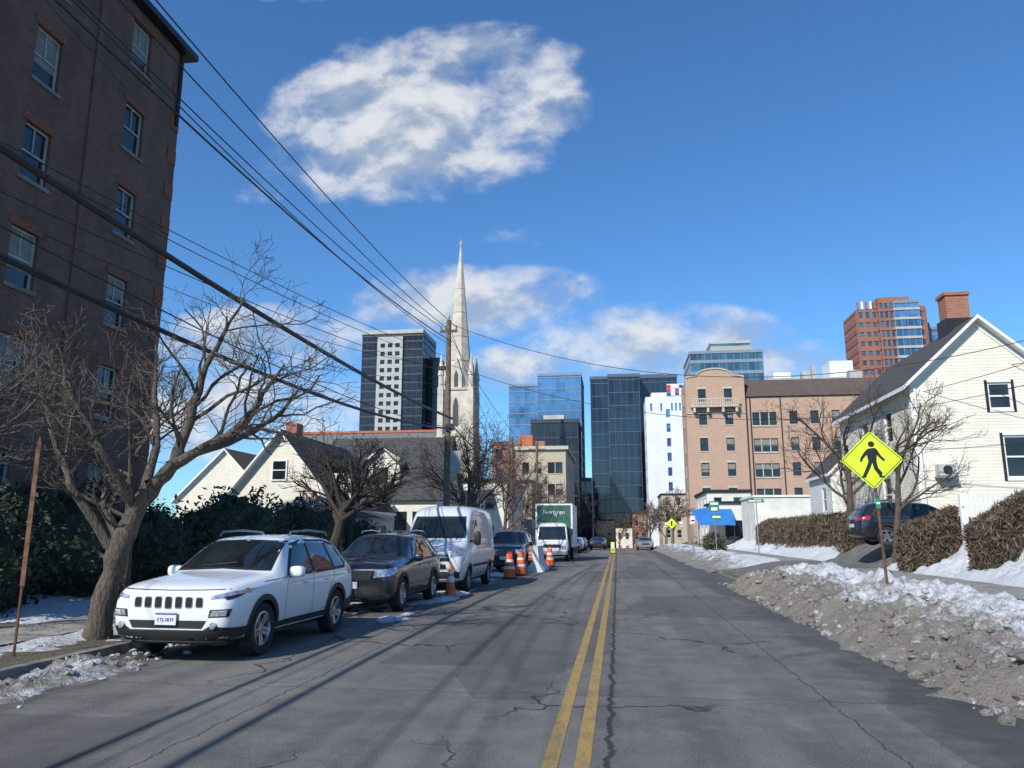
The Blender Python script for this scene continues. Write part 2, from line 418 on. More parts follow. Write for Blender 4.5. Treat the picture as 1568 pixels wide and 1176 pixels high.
def hl(x,y):
    n=fbm(x*.55,y*.35,20)+.35*fbm(x*2,y*2,3)
    return (.13*max(-.3,n+.08)+.06*chunk(x,y,3)*max(0,n+.2)+.04*chunk(x,y,8)*max(0,n+.2))*edge(x,-8.9,-7.0,.25)*edge(y,4,60,.5)-.03+.02*sstep(-7.3,-7.0,x)
snow('snow_patch',-8.95,-7.28,4,60,hl,snow_l,.07,.1)
def hl2(x,y):
    n=fbm(x*.35,y*.3,30)+.25*fbm(x*2,y*2,3)
    return (.22*max(-.4,n+.18))*edge(x,-16,-10.3,.4)*edge(y,6,60,.5)-.03
snow('snow_patch',-16,-10.3,6,60,hl2,snow_clean,.16,.2)
def hl3(x,y):
    xe=-6.45+.35*fbm(0,y*.7,40)-.9*sstep(10.5,12.0,y)
    p=1-sstep(xe,xe+.45,x)
    n=fbm(x*.9,y*.6,41)
    return p*(.03+.11*n+.08*fbm(x*4,y*3,2)+.07*chunk(x,y,3.5)+.05*chunk(x,y,8))-.02-.02*(1-p)
snow('slush_ridge',-7.12,-5.4,3,60,lambda x,y: hl3(x,y)-terrain(x,y),snow_dirty,.05,.07)
def hl4(x,y):
    n=fbm(x*.8,y*.5,50)+.3*fbm(x*3,y*2,3)
    return .16*max(-.2,n+.0)*edge(x,-6.8,-4.1,.5)*edge(y,14.6,45,1)-.018
snow('slush_patch',-6.8,-4.1,14.6,45,hl4,snow_l,.08,.12)
# loose ice chunks, one mesh per side
ico=[(0,0,1),(.894,0,.447),(.276,.851,.447),(-.724,.526,.447),(-.724,-.526,.447),(.276,-.851,.447),(.724,.526,-.447),(-.276,.851,-.447),(-.894,0,-.447),(-.276,-.851,-.447),(.724,-.526,-.447),(0,0,-1)]
icf=[(0,1,2),(0,2,3),(0,3,4),(0,4,5),(0,5,1),(1,6,2),(2,7,3),(3,8,4),(4,9,5),(5,10,1),(2,6,7),(3,7,8),(4,8,9),(5,9,10),(1,10,6),(11,7,6),(11,8,7),(11,9,8),(11,10,9),(11,6,10)]
def chunks(name,n,fx,y0,y1,hf,seed,mats,smin=.015,smax=.11):
    rng=random.Random(seed); mb=MB()
    for i in range(n):
        y=y0+(y1-y0)*rng.random()**1.4; x=fx(rng,y); s=smin+(smax-smin)*rng.random()**3
        z=max(terrain(x,y),terrain(x,y)+hf(x,y))+s*.2
        S=[rng.uniform(.6,1.3)*s for _ in range(3)]; rot=Matrix.Rotation(rng.uniform(0,6.28),3,'Z')@Matrix.Rotation(rng.uniform(-.6,.6),3,'X')
        vs=[rot@Vector((a*S[0]*rng.uniform(.75,1.2),b*S[1]*rng.uniform(.75,1.2),c*S[2]*.7*rng.uniform(.75,1.2)))+Vector((x,y,z)) for a,b,c in ico]
        mb.raw(vs,icf,rng.choice(mats))
    mb.build(name,smooth=True,angle=25)
chunks('ice_chunks',1700,lambda r,y: 3.3+abs(r.gauss(0,1.1))+.1,3,28,hr,61,[snow_r,snow_r,snow_dirty])
chunks('ice_chunks',900,lambda r,y: -7.05+abs(r.gauss(0,.45)),5,40,lambda x,y:hl3(x,y)-terrain(x,y),62,[snow_dirty,snow_l],.012,.07)
rng=random.Random(63); mb=MB()
litter=M('dead_leaf',(.13,.085,.045),.9,var=.4,vs=9)
for i in range(2600):
    if rng.random()<.7: x=rng.uniform(-10.6,-7.3); y=7+25*rng.random()**1.5; h=max(0,hl(x,y)) if x>-8.9 else 0
    else: x=rng.uniform(4.6,7.2); y=4+24*rng.random(); h=max(0,hr(x,y))
    z=terrain(x,y)+h+.012; s=rng.uniform(.015,.04); a=rng.uniform(0,6.28)
    p=[(x+s*math.cos(a+k*1.57)*(1 if k%2 else .5),y+s*math.sin(a+k*1.57)*(1 if k%2 else .5),z+rng.uniform(0,.015)) for k in range(4)]
    mb.face(p,litter)
mb.build('leaf_litter')
# ------------------------------------------------------------ facades
def facade(mb,org,ud,n,W,z0,z1,ops,wall,frame=whitep,glass=winglass,rev=.16,fw=.07,rail=True,sill=None,lint=None,rng=None,vbar=False,blind=0.0):
    org=Vector(org); ud=Vector(ud); n=Vector(n)
    P=lambda u,z,d=0: org+ud*u+Vector((0,0,z))-n*d
    us=sorted(set([0,W]+[a for o in ops for a in o[:2]])); zs=sorted(set([z0,z1]+[a for o in ops for a in o[2:4]]))
    for i in range(len(us)-1):
        for j in range(len(zs)-1):
            cu=(us[i]+us[i+1])/2; cz=(zs[j]+zs[j+1])/2
            hole=any(o[0]<cu<o[1] and o[2]<cz<o[3] for o in ops)
            if not hole: mb.face([P(us[i],zs[j]),P(us[i+1],zs[j]),P(us[i+1],zs[j+1]),P(us[i],zs[j+1])],wall)
    def pbox(a,b,c,d,d0,d1,mat):
        vs=[P(a,c,d1),P(b,c,d1),P(b,d,d1),P(a,d,d1),P(a,c,d0),P(b,c,d0),P(b,d,d0),P(a,d,d0)]
        mb.raw(vs,[(0,3,2,1),(4,5,6,7),(0,1,5,4),(1,2,6,5),(2,3,7,6),(3,0,4,7)],mat)
    for o in ops:
        a,b,c,d=o[:4]
        mb.face([P(a,c),P(b,c),P(b,c,rev),P(a,c,rev)],wall); mb.face([P(a,d),P(b,d),P(b,d,rev),P(a,d,rev)],wall)
        mb.face([P(a,c),P(a,d),P(a,d,rev),P(a,c,rev)],wall); mb.face([P(b,c),P(b,d),P(b,d,rev),P(b,c,rev)],wall)
        mb.face([P(a,c,rev),P(b,c,rev),P(b,d,rev),P(a,d,rev)],glass)
        if blind and rng and rng.random()<blind:
            k=rng.uniform(.3,.75)
            mb.face([P(a+fw,d-(d-c)*k,rev-.006),P(b-fw,d-(d-c)*k,rev-.006),P(b-fw,d-fw,rev-.006),P(a+fw,d-fw,rev-.006)],blindm)
        if fw>0:
            pbox(a,a+fw,c,d,rev-.05,rev-.002,frame); pbox(b-fw,b,c,d,rev-.05,rev-.002,frame)
            pbox(a+fw,b-fw,c,c+fw,rev-.048,rev-.002,frame); pbox(a+fw,b-fw,d-fw,d,rev-.048,rev-.002,frame)
            if rail: pbox(a+fw,b-fw,(c+d)/2-fw*.4,(c+d)/2+fw*.4,rev-.044,rev-.002,frame)
            if vbar: pbox((a+b)/2-fw*.25,(a+b)/2+fw*.25,(c+d)/2+fw,d-fw,rev-.04,rev-.003,frame)
        if sill: pbox(a-.08,b+.08,c-.12,c-.002,-.06,.0-.001,sill)
        if lint: pbox(a-.12,b+.12,d+.002,d+.26,-.025,-.001,lint)
    return P
rng=random.Random(5)
mb=MB(); zc=[3.1,6.3,9.4,12.6,15.7,18.9]
ops=[]
for yc in (10.4,14.6,18.8,23.0):
    for z in zc: ops.append((yc-8-.52,yc-8+.52,z-.85,z+.85))
facade(mb,(-16.6,8,0),(0,1,0),(1,0,0),17.6,-1,20.3,ops,brickA,sill=stone_a,lint=soldier,rng=rng,blind=.35,vbar=True,fw=.06,frame=framo)
ops2=[]
for xc in (3,7,11):
    for z in zc: ops2.append((xc-.52,xc+.52,z-.85,z+.85))
facade(mb,(-30.6,8,0),(1,0,0),(0,-1,0),14,-1,20.3,ops2,brickA,sill=stone_a,lint=soldier,rng=rng,blind=.3,frame=framo)
mb.face([(-16.6,25.6,-1),(-30.6,25.6,-1),(-30.6,25.6,20.3),(-16.6,25.6,20.3)],brickA)
mb.face([(-30.6,25.6,-1),(-30.6,8,-1),(-30.6,8,20.3),(-30.6,25.6,20.3)],brickA)
mb.box(-31.0,-16.2,7.6,25.95,20.3,20.55,dark)
mb.raw([(-31,7.6,20.55),(-16.2,7.6,20.55),(-16.2,25.95,20.55),(-31,25.95,20.55),(-28,10,23.2),(-19,10,23.2),(-19,23.6,23.2),(-28,23.6,23.2)],[(0,1,5,4),(1,2,6,5),(2,3,7,6),(3,0,4,7),(4,5,6,7)],roofd)
mb.tube([(-16.5,25.35,17.2),(-16.5,25.35,20.3)],.07,8,dark)
mb.box(-16.6+.001,-16.52,8,25.2,1.2,1.5,stone_a)
for y in (16.7,20.9):
    mb.box(-16.599,-16.54,y-.18,y+.18,1.6,20.25,brickA)
for k in range(26):
    if k%2==0: mb.box(-16.599,-16.565,25.05,25.58,1.6+k*.7,2.2+k*.7,soldier)
mb.build('brick_apartment_building')
def gable(mb,x0,x1,y0,y1,z0,ze,za,wall,roof,front=[],left=[],right=[],oh=.35,trim=whitep,th=.16):
    xm=(x0+x1)/2
    facade(mb,(x0,y0,0),(1,0,0),(0,-1,0),x1-x0,z0,ze,[(a-x0,b-x0,c,d) for a,b,c,d in front],wall,rev=.08,fw=.08)
    mb.face([(x0,y0,ze),(x1,y0,ze),(xm,y0,za)],wall)
    mb.face([(x0,y1,z0),(x1,y1,z0),(x1,y1,ze),(xm,y1,za),(x0,y1,ze)],wall)
    facade(mb,(x0,y0,0),(0,1,0),(-1,0,0),y1-y0,z0,ze,[(a-y0,b-y0,c,d) for a,b,c,d in left],wall,rev=.08,fw=.08)
    facade(mb,(x1,y0,0),(0,1,0),(1,0,0),y1-y0,z0,ze,[(a-y0,b-y0,c,d) for a,b,c,d in right],wall,rev=.08,fw=.08)
    k=(za-ze)/(xm-x0)
    for s in (-1,1):
        xe=(x0 if s<0 else x1)+s*oh; zz=ze-k*oh
        vs=[(xm,y0-oh,za+.02),(xe,y0-oh,zz+.02),(xe,y1+oh,zz+.02),(xm,y1+oh,za+.02)]
        vt=[(p[0],p[1],p[2]+th) for p in vs]
        mb.face(vt,roof); mb.face(vs,trim)
        mb.face([vs[0],vs[1],vt[1],vt[0]],trim); mb.face([vs[1],vs[2],vt[2],vt[1]],trim); mb.face([vs[2],vs[3],vt[3],vt[2]],trim)
        w=.22
        mb.raw([(xm,y0-.03,za),(xm,y0-.03,za-w),(xe-s*oh,y0-.03,ze-w),(xe-s*oh,y0-.03,ze)],[(0,1,2,3)],trim)
    for x in (x0,x1):
        mb.box(x-.03 if x==x0 else x-.1,x+.1 if x==x0 else x+.03,y0-.03,y0-.002,z0,ze-.23,trim)
mb=MB()
win=[(14.95,15.85,6.6,7.7),(15.3,16.25,3.85,5.55)]
gable(mb,12.0,17.5,32.8,43,0.6,7.75,10.3,cream,roofd,front=win[:2],left=[(35.2,36.1,5.6,7.0),(38.5,39.4,5.6,7.0),(36,37,2.6,4.2)],oh=.38)
for a,b,c,d in win[:2]:
    for q in ((a-.1,a-.002,c-.1,d+.1),(b+.002,b+.1,c-.1,d+.1),(a,b,c-.1,c-.003),(a,b,d+.003,d+.1)):
        mb.box(q[0],q[1],32.76,32.799,q[2],q[3],dark if q[1]-q[0]<.2 else whitep)
mb.box(14.5,15.45,34.6,35.4,9.4,11.95,brickC); mb.box(14.44,15.51,34.54,35.46,11.95,12.1,brickC); mb.box(14.4,15.55,34.5,35.5,9.6,10.9,dark)
mb.box(12.65,13.3,32.4,32.79,3.95,4.4,panelg); mb.lathe([(.0,0),(.17,0),(.17,.02)],16,dark,Matrix.Translation((12.97,32.39,4.18))@Matrix.Rotation(R(90),4,'X'))
mb.box(12.6,13.35,32.38,32.79,3.86,3.94,steel)
mb.tube([(12.15,32.7,1),(12.15,32.7,7.5)],.045,8,whitep)
mb.tube([(16.9,32.7,1),(16.9,32.7,6.2),(16.7,32.72,7.4)],.02,5,dark)
mb.build('cream_house')
mb=MB()
gable(mb,11.4,14.2,43.2,48,0.6,4.9,6.3,sidew,roofd,front=[],left=[(44.5,45.3,2.9,4.2)],oh=.2)
mb.build('white_annex')
mb=MB()
mb.box(10.2,17,60,66,0,4.4,stucco); mb.box(10.1,17.1,59.9,66.1,4.4,4.55,whitep)
facade(mb,(10.19,60,0),(0,1,0),(-1,0,0),6,0,4.38,[(1,2,1.2,3.2)],stucco)
mb.tube([(13.5+3*i/8,59.5,1.3+2.4*(i/8)**.8) for i in range(9)],.05,6,dark)
mb.tube([(13.5+3*i/8,59.5,2.1+2.4*(i/8)**.8) for i in range(9)],.04,6,dark)
for i in range(9): mb.tube([(13.5+3*i/8,59.5,1.3+2.4*(i/8)**.8),(13.5+3*i/8,59.5,2.1+2.4*(i/8)**.8)],.02,4,dark)
mb.build('white_garage')
mb=MB()
mb.box(8.9,14.5,72,80,-1,4.4,stucco); mb.box(8.7,14.7,71.8,80.2,4.4,4.6,dark)
mb.box(9.6,11.2,71.9,71.998,1.2,2.9,winglass); mb.box(12,13,71.9,71.998,1.0,3.1,dark)
mb.raw([(7.0,69.8,2.75),(10.2,69.8,2.75),(10.2,71.8,3.9),(8.6,71.8,3.9),(7.0,69.8,2.45),(10.2,69.8,2.45),(7.0,76,3.9),(8.6,76,4.2)],[(0,1,2,3),(0,1,5,4),(0,3,7,6)],bluec)
mb.box(7.05,7.13,69.85,69.93,0.3,2.75,dark); mb.box(10.05,10.13,69.85,69.93,0.3,2.75,dark)
mb.build('shop_with_awning')
rng=random.Random(9)
mb=MB()
x0,x1,yf=9.3,16.8,101.0
ops=[]
rows=[6.6,9.8,13.0,16.4,19.4]
for z in rows:
    for xc in (2.1,5.4): ops.append((xc-.5,xc+.5,z-.85,z+.85))
facade(mb,(x0,yf,0),(1,0,0),(0,-1,0),x1-x0,-4,21.3,ops,brickB,sill=stone_d,lint=stone_d,rng=rng,blind=.3,frame=dark)
facade(mb,(x0,yf,0),(0,1,0),(-1,0,0),6,-4,21.3,[(a-.5,a+.5,z-.85,z+.85) for a in (3,) for z in rows],brickB,sill=stone_d,rng=rng,blind=.3)
mb.box(x0,x1,yf+6,yf+6.1,-4,21.3,brickB); mb.box(x1-.1,x1,yf+.01,yf+6,16,21.3,brickB); mb.box(x0+.1,x1-.1,yf+.1,yf+6,21.0,21.2,roofgr)
pp=[(x0,21.3),(x1,21.3),(x1,21.9),(x1-1.0,22.1)]
for i in range(9):
    a=math.pi*i/8; pp.append(((x0+x1)/2+2.3*math.cos(a),22.1+.95*math.sin(a)))
pp+=[(x0+1.0,22.1),(x0,21.9)]
for yy in (yf-.002,yf+.3): mb.face([(p[0],yy,p[1]) for p in pp],brickB)
for i in range(2,len(pp)-1):
    p,q=pp[i],pp[i+1]
    mb.face([(p[0],yf-.12,p[1]),(q[0],yf-.12,q[1]),(q[0],yf+.35,q[1]+.05),(p[0],yf+.35,p[1]+.05)],stone_d)
    mb.face([(p[0],yf-.12,p[1]),(q[0],yf-.12,q[1]),(q[0],yf-.12,q[1]-.18),(p[0],yf-.12,p[1]-.18)],stone_d)
mb.box(x0+.6,x1-.9,yf-.9,yf-.001,17.75,18.0,stone_d); mb.box(x0+.6,x1-.9,yf-.9,yf-.78,18.75,18.9,stone_d)
for i in range(22):
    xx=x0+.7+i*(x1-x0-1.75)/21; mb.box(xx-.05,xx+.05,yf-.88,yf-.8,18.0,18.75,stone_d)
for xx in (x0+1,x0+2.7,x0+4.6,x0+6.3): mb.box(xx-.15,xx+.15,yf-.8,yf-.002,17.1,17.75,stone_d)
mb.box(x0-.1,x1,yf-.1,yf-.003,17.0,17.1,stone_d); mb.box(x0-.05,x1,yf-.06,yf-.003,4.2,4.5,stone_d)
wx0,wx1,wy=16.8,44.0,101.6
ops=[]
for z in [6.6,9.8,13.0,16.4]:
    ops.append((.9,3.9,z-.95,z+.75))
    for xc in (6.0,8.6,11.2,14.6,17.2,20.4,23.6): ops.append((xc-.5,xc+.5,z-.85,z+.85))
facade(mb,(wx0,wy,0),(1,0,0),(0,-1,0),wx1-wx0,-4,19.2,ops,brickB,sill=stone_d,rng=rng,blind=.3,frame=dark)
mb.raw([(wx0,wy-.25,19.2),(wx1,wy-.25,19.2),(wx1,wy+1.2,21.6),(wx0,wy+1.2,21.6),(wx1,wy+12,21.6),(wx0,wy+12,21.6)],[(0,1,2,3),(3,2,4,5)],roofp)
mb.face([(wx0,wy-.25,19.2),(wx1,wy-.25,19.2),(wx1,wy,19.1),(wx0,wy,19.1)],dark)
mb.box(wx0+.6,wx0+.72,wy-.15,wy-.05,-2,19,dark); mb.box(wx0+4.4,wx0+4.5,wy-.15,wy-.05,-2,19,dark)
for xx in (25,31,38): mb.box(xx,xx+1.6,wy+3,wy+4.5,21.6,23,panelg)
for z in [6.6,9.8,13.0,16.4]:
    mb.box(wx0+.8,wx0+4.0,wy-.1,wy-.002,z-1.15,z-.96,stone_d)
    for q in (1.85,2.95): mb.box(wx0+q-.06,wx0+q+.06,wy+.02,wy+.14,z-.9,z+.7,stone_d)
mb.box(wx0+9,wx0+9.5,wy+1.3,wy+2,21,23.4,panelg)
mb.build('pink_brick_apartment_building')
# ------------------------------------------------------------ towers
def tower(mb,x0,x1,y0,y1,z1,glass,mull,fh=3.6,mw=3.2,z0=-8,band=.35,proud=.12,mwid=.12,bandmat=None,cap=True,vm=None):
    bandmat=bandmat or mull; vm=vm or mull
    mb.box(x0,x1,y0,y1,z0,z1,glass)
    z=0
    while z<z1-.5:
        mb.box(x0-proud,x1+proud,y0-proud,y1+proud,z,z+band,bandmat); z+=fh
    if mw:
        n=round((x1-x0)/mw)
        for i in range(n+1):
            x=x0+(x1-x0)*i/n
            mb.box(x-mwid/2,x+mwid/2,y0-proud*.7,y0-.002,z0,z1-.01,vm)
        n=round((y1-y0)/mw)
        for i in range(n+1):
            y=y0+(y1-y0)*i/n
            for xa,xb in ((x0-proud*.7,x0-.002),(x1+.002,x1+proud*.7)): mb.box(xa,xb,y-mwid/2,y+mwid/2,z0,z1-.01,vm)
    if cap: mb.box(x0-.2,x1+.2,y0-.2,y1+.2,z1,z1+.9,mull)
mb=MB()
cx,yy=-79.5,268
tower(mb,cx-12.5,cx+10.5,yy,yy+20,73.5,gl_black,mull_d,3.1,2.0,band=.5)
ops=[]
rng=random.Random(3)
for k in range(23):
    for c in (1.2,4.0,6.8): ops.append((c,c+1.7,1+k*3.1,2.6+k*3.1))
facade(mb,(cx-6.5,yy-.8,0),(1,0,0),(0,-1,0),9.6,-6,73.2,ops,panelg,frame=dark,rev=.3,fw=0,glass=gl_black,rng=rng)
mb.box(cx-6.5,cx+3.1,yy-.79,yy-.13,73.2,73.3,panelg)
mb.box(cx-6.5,cx-6.45,yy-.79,yy-.1,-6,73.2,panelg); mb.box(cx+3.05,cx+3.1,yy-.79,yy-.1,-6,73.2,panelg)
mb.box(cx-12.7,cx+10.7,yy-.6,yy+20.4,74.5,76,panelg)
tower(mb,cx+11,cx+15,yy+8,yy+25,66,gl_black,mull_d,3.1,2.0)
mb.build('residential_tower')
def atX(u,t): return t*(.9911*(u-784)/1178-.1316)
mb=MB()
tower(mb,-34.5,-24.5,250,272,50,gl_blue,mull_l,3.7,1.6,band=.25,mwid=.08)
tower(mb,-24.5,-10.5,246,270,52.5,gl_blue,mull_l,3.7,1.6,band=.25,mwid=.08)
mb.box(-22,-12,252,262,53.5,54.8,mull_l)
mb.build('blue_glass_tower')
mb=MB()
tower(mb,-19.5,-8.5,180,196,27.5,gl_black,mull_d,3.4,1.6)
mb.box(-17,-12,184,190,27.5,30,panelg)
mb.build('dark_office_building')
mull_m=M('mullion_steel_blue',(.09,.11,.14),.4)
mb=MB()
tower(mb,-6.4,-1.4,214,230,44.5,gl_dark,mull_m,3.6,1.6,band=.2,mwid=.08)
tower(mb,-1.4,7,209,228,44,gl_dark,mull_m,3.6,1.6,band=.2,mwid=.08)
tower(mb,7,17.5,214,232,44.5,gl_dark,mull_m,3.6,1.6,band=.2,mwid=.08)
mb.box(0,14,218,226,45.4,46.4,mull_d)
for i in range(12): mb.box(1+i*1.3,1.8+i*1.3,222,223,45.5,46.9,panelg)
mb.build('dark_glass_tower')
mb=MB()
x0,x1,y0=7.2,17.2,176
ops=[(4.5,5.4,-2+3.3*k,-.1+3.3*k) for k in range(1,10)]
ops+=[(1.0,1.5,29.2,31),(3.3,3.7,29.2,31),(5.7,6.1,29.2,31),(6.6,7.0,29.2,31),(7.5,7.9,29.2,31)]
facade(mb,(x0,y0,0),(1,0,0),(0,-1,0),x1-x0,-8,32.5,ops,panelw,frame=mull_l,glass=gl_blue,rev=.25,fw=0)
facade(mb,(x0,y0,0),(0,1,0),(-1,0,0),12,-8,32.5,[(a,a+1.4,-2+3.3*k,0+3.3*k) for a in (3,8) for k in range(1,10)],panelw,glass=gl_blue,fw=0)
mb.box(x0,x1,y0+12,y0+12.1,-8,32.5,panelw); mb.box(x0+.1,x1-.1,y0+.1,y0+12,32.0,32.3,roofgr); mb.box(x1-.1,x1,y0+.1,y0+12,-8,32.5,panelw)
mb.box(x0+1.5,x1-5,y0+3,y0+9,32.5,34,panelw)
mb.build('white_slab_building')
rdm=M('billboard_red',(.55,.03,.04),.5); bdm=M('billboard_blue',(.03,.06,.3),.5)
mb=MB(); bx,by=13.2,192
mb.box(bx,bx+6,by,by+.5,34.5,38.5,panelw)
rng=random.Random(1)
for i in range(6):
    for j in range(4):
        mt=rng.choice([rdm,bdm,rdm,panelw,bdm]); mb.box(bx+i,bx+i+.9,by-.1,by-.005,34.6+j*.95,35.4+j*.95,mt)
for q in (bx+1,bx+5): mb.box(q,q+.3,by+.5,by+.8,-6,34.9,dark)
mb.build('billboard')
mb=MB()
tower(mb,24,46,240,262,57,gl_teal,mull_l,3.6,2.2,band=1.0)
tower(mb,31,43,244,258,61,gl_teal,panelg,3.6,0,band=2.6,bandmat=M('tan_panel',(.38,.36,.30),.8))
mb.build('teal_glass_building')
mb=MB()
tx0,ty=atX(1307,262),258
def brickslab(x0,x1,y0,y1,z1,nw):
    tower(mb,x0,x1,y0,y1,z1,gl_teal,panelr,3.2,(x1-x0)/nw,band=1.5,proud=.25,mwid=.9)
brickslab(tx0,tx0+6.5,ty+1.5,ty+16,74,3)
tower(mb,tx0+6.5,tx0+11,ty,ty+16,76.5,gl_teal,panelr,3.2,1.5,band=.9,proud=.3,mwid=.5)
tower(mb,tx0+11,tx0+18.5,ty-1.0,ty+16,76,gl_blue,mull_l,3.2,1.9,band=.8,proud=.3,mwid=.15,bandmat=panelg)
brickslab(tx0+18.5,tx0+21,ty+1,ty+16,74.5,1)
for i in range(5): mb.box(tx0+i*1.35,tx0+i*1.35+.7,ty+1.0,ty+1.24,74.9,77.6,panelw if i%2 else panelr)
mb.box(tx0+7,tx0+17,ty+2,ty+10,77.4,79,panelr)
tower(mb,tx0+21,tx0+24,ty+6,ty+16,70,gl_teal,mull_l,3.2,1.5,band=.8)
tower(mb,tx0+24,tx0+30,ty+8,ty+20,69,gl_blue,mull_l,3.2,1.5,band=.5)
mb.build('brick_and_glass_tower')
mb=MB()
tower(mb,atX(1170,230),atX(1300,230),226,240,45,gl_teal,panelg,3.5,3,band=1.4)
mb.box(atX(1180,230),atX(1205,230),228,236,45.9,48,panelw); mb.box(atX(1262,230),atX(1295,230),228,236,45.9,51,panelw)
mb.build('office_block')
mb=MB(); rng=random.Random(4)
ax0,ax1,ay=atX(792,112),atX(866,112),110
ops=[(c-.5,c+.5,z-.8,z+.8) for c in (1.2,3.0,4.9,6.0) for z in (1.5,4.7,7.9,11)]
ops=[o for o in ops if o[1]<ax1-ax0-.1]
facade(mb,(ax0,ay,0),(1,0,0),(0,-1,0),ax1-ax0,-8,13.6,ops,brickTan,sill=stone_d,rng=rng,blind=.3,frame=dark)
facade(mb,(ax1,ay,0),(0,1,0),(1,0,0),22,-8,13.6,[(c-.5,c+.5,z-.8,z+.8) for c in (2,6,10,14,18) for z in (1.5,4.7,7.9,11)],brickTan,sill=stone_d,rng=rng,blind=.3)
mb.box(ax0-.3,ax1+.4,ay-.4,ay+22,13.6,14.1,stone_d)
mb.box(ax0,ax0+2,ay+2,ay+6,14.1,16.0,redtile)
mb.build('tan_apartment_building')
mb=MB()
mb.box(atX(760,135),atX(838,135),128,150,-8,17,brickC); 
for k in range(5):
    for c in range(4): mb.box(atX(765,135)+c*2.2,atX(765,135)+c*2.2+1.1,127.93,127.998,1+k*3.3,2.6+k*3.3,winglass)
mb.build('red_brick_building')
mb=MB()
tower(mb,-9,-5.5,185,200,14,gl_dark,mull_d,3.4,1.6); mb.build('office_block')
for (xa,xb,ya,h,mt) in ((-14,-9.5,88,7.5,brickTan),(-16,-10,72,6.5,stucco),(9.5,14,84,6,stucco),(-13.5,-9,150,11,brickC),(8.5,13,150,9,brickTan),(-12,-8.5,200,9,stucco),(-5,-.5,196,5,brickTan),(-.3,3.6,190,3.2,stucco),(3.8,7.0,186,6.5,brickC)):
    mb=MB(); rg=random.Random(int(ya))
    lo=-3.5 if ya>180 else 0
    fl=max(2,int((h-lo)/3)); W=xb-xa; fl=fl-1 if (h-lo-3*(fl-1)<2.7) else fl
    O=lambda cs,w: [(c-w,c+w,1.0+3*k+lo,2.5+3*k+lo) for c in cs for k in range(fl)]
    facade(mb,(xa,ya,0),(1,0,0),(0,-1,0),W,-8,h,O((W*.25,W*.7),.45),mt,rng=rg,blind=.4,sill=stone_d)
    s=1 if xa<0 else -1; xx=xb if s>0 else xa
    facade(mb,(xx,ya,0),(0,1,0),(s,0,0),12,-8,h,O((2,5.5,9),.45),mt,rng=rg,blind=.4,sill=stone_d)
    mb.box(xa-.15,xb+.15,ya-.15,ya+12.1,h,h+.3,dark)
    mb.build('row_building')
# ------------------------------------------------------------ church
mb=MB()
cx,cy,w=-30.1,146,2.95
zt=29.0
S=M('louvre_dark',(.07,.07,.07),.8)
def lancet(cx,z0,h,wd):
    return [(cx-wd,z0),(cx+wd,z0),(cx+wd,z0+h*.65),(cx+wd*.6,z0+h*.88),(cx,z0+h),(cx-wd*.6,z0+h*.88),(cx-wd,z0+h*.65)]
mb.box(cx-w,cx+w,cy-w,cy+w,-6,zt,stone)
for sx in (-1,1):
    for sy in (-1,1):
        for k,(zz,ww) in enumerate(((12,.95),(20,.75),(zt+.5,.55))):
            mb.box(cx+sx*w-ww,cx+sx*w+ww,cy+sy*w-ww,cy+sy*w+ww,-6,zz,stone)
        mb.lathe([(.52,0),(.52,2.4),(.68,2.4),(0,7.2)],8,stone,Matrix.Translation((cx+sx*w,cy+sy*w,zt+.5)))
for zz in (6,12.5,20,zt): mb.box(cx-w-.25,cx+w+.25,cy-w-.25,cy+w+.25,zz,zz+.4,stone_d)
for zb,h,offs,wd in ((22.0,5.6,(0,),.55),(15,3.8,(0,),.45),(8,3,(0,),.4)):
    for o_ in offs:
        p=lancet(o_,zb,h,wd)
        mb.face([(cx+a,cy-w-.02,b) for a,b in p],S); mb.face([(cx+w+.02,cy+a,b) for a,b in p],S); mb.face([(cx-w-.02,cy+a,b) for a,b in p],S)
        q=lancet(o_,zb-.2,h+.5,wd+.25)
        mb.face([(cx+a,cy-w-.01,b) for a,b in q],stone_d); mb.face([(cx+w+.01,cy+a,b) for a,b in q],stone_d)
mb.lathe([(2.85,zt),(2.7,zt+1.5),(.12,59.6),(0,59.7)],8,stone,Matrix.Translation((cx,cy,0))@Matrix.Rotation(R(22.5),4,'Z'))
for k in (35,40,45,50): 
    rr=2.7*(59.6-k)/(59.6-30.5)+.06
    mb.lathe([(rr,k),(rr+.06,k+.15),(rr-.02,k+.4)],8,stone_d,Matrix.Translation((cx,cy,0))@Matrix.Rotation(R(22.5),4,'Z'))
for a in (0,90,180,270):
    X=Matrix.Translation((cx,cy,0))@Matrix.Rotation(R(a),4,'Z')
    mb.raw([(-1.1,-2.9,zt),(1.1,-2.9,zt),(1.1,-2.9,zt+3),(0,-2.9,zt+6.5),(-1.1,-2.9,zt+3),(0,-1.2,zt+6.5),(1.1,-1.9,zt+3),(-1.1,-1.9,zt+3),(1.1,-2.6,zt),(-1.1,-2.6,zt)],[(0,1,2,3,4),(3,2,6,5),(4,3,5,7),(1,8,6,2),(0,4,7,9)],stone,X)
    mb.raw([(-.4,-2.93,zt+.6),(.4,-2.93,zt+.6),(.4,-2.93,zt+3),(0,-2.93,zt+4),(-.4,-2.93,zt+3)],[(0,1,2,3,4)],S,X)
mb.tube([(cx,cy,59),(cx,cy,60.8)],.09,6,stone); mb.tube([(cx-.4,cy,60.1),(cx+.4,cy,60.1)],.07,6,stone); mb.sup((cx,cy,59.6),(.28,.28,.28),stone,1)
nx0,nx1,ny0,ny1=-62,cx-w,138,153; ze,zr=13,21.3; nm=(ny0+ny1)/2
mb.box(nx0,nx1,ny0,ny1,-6,ze,stone)
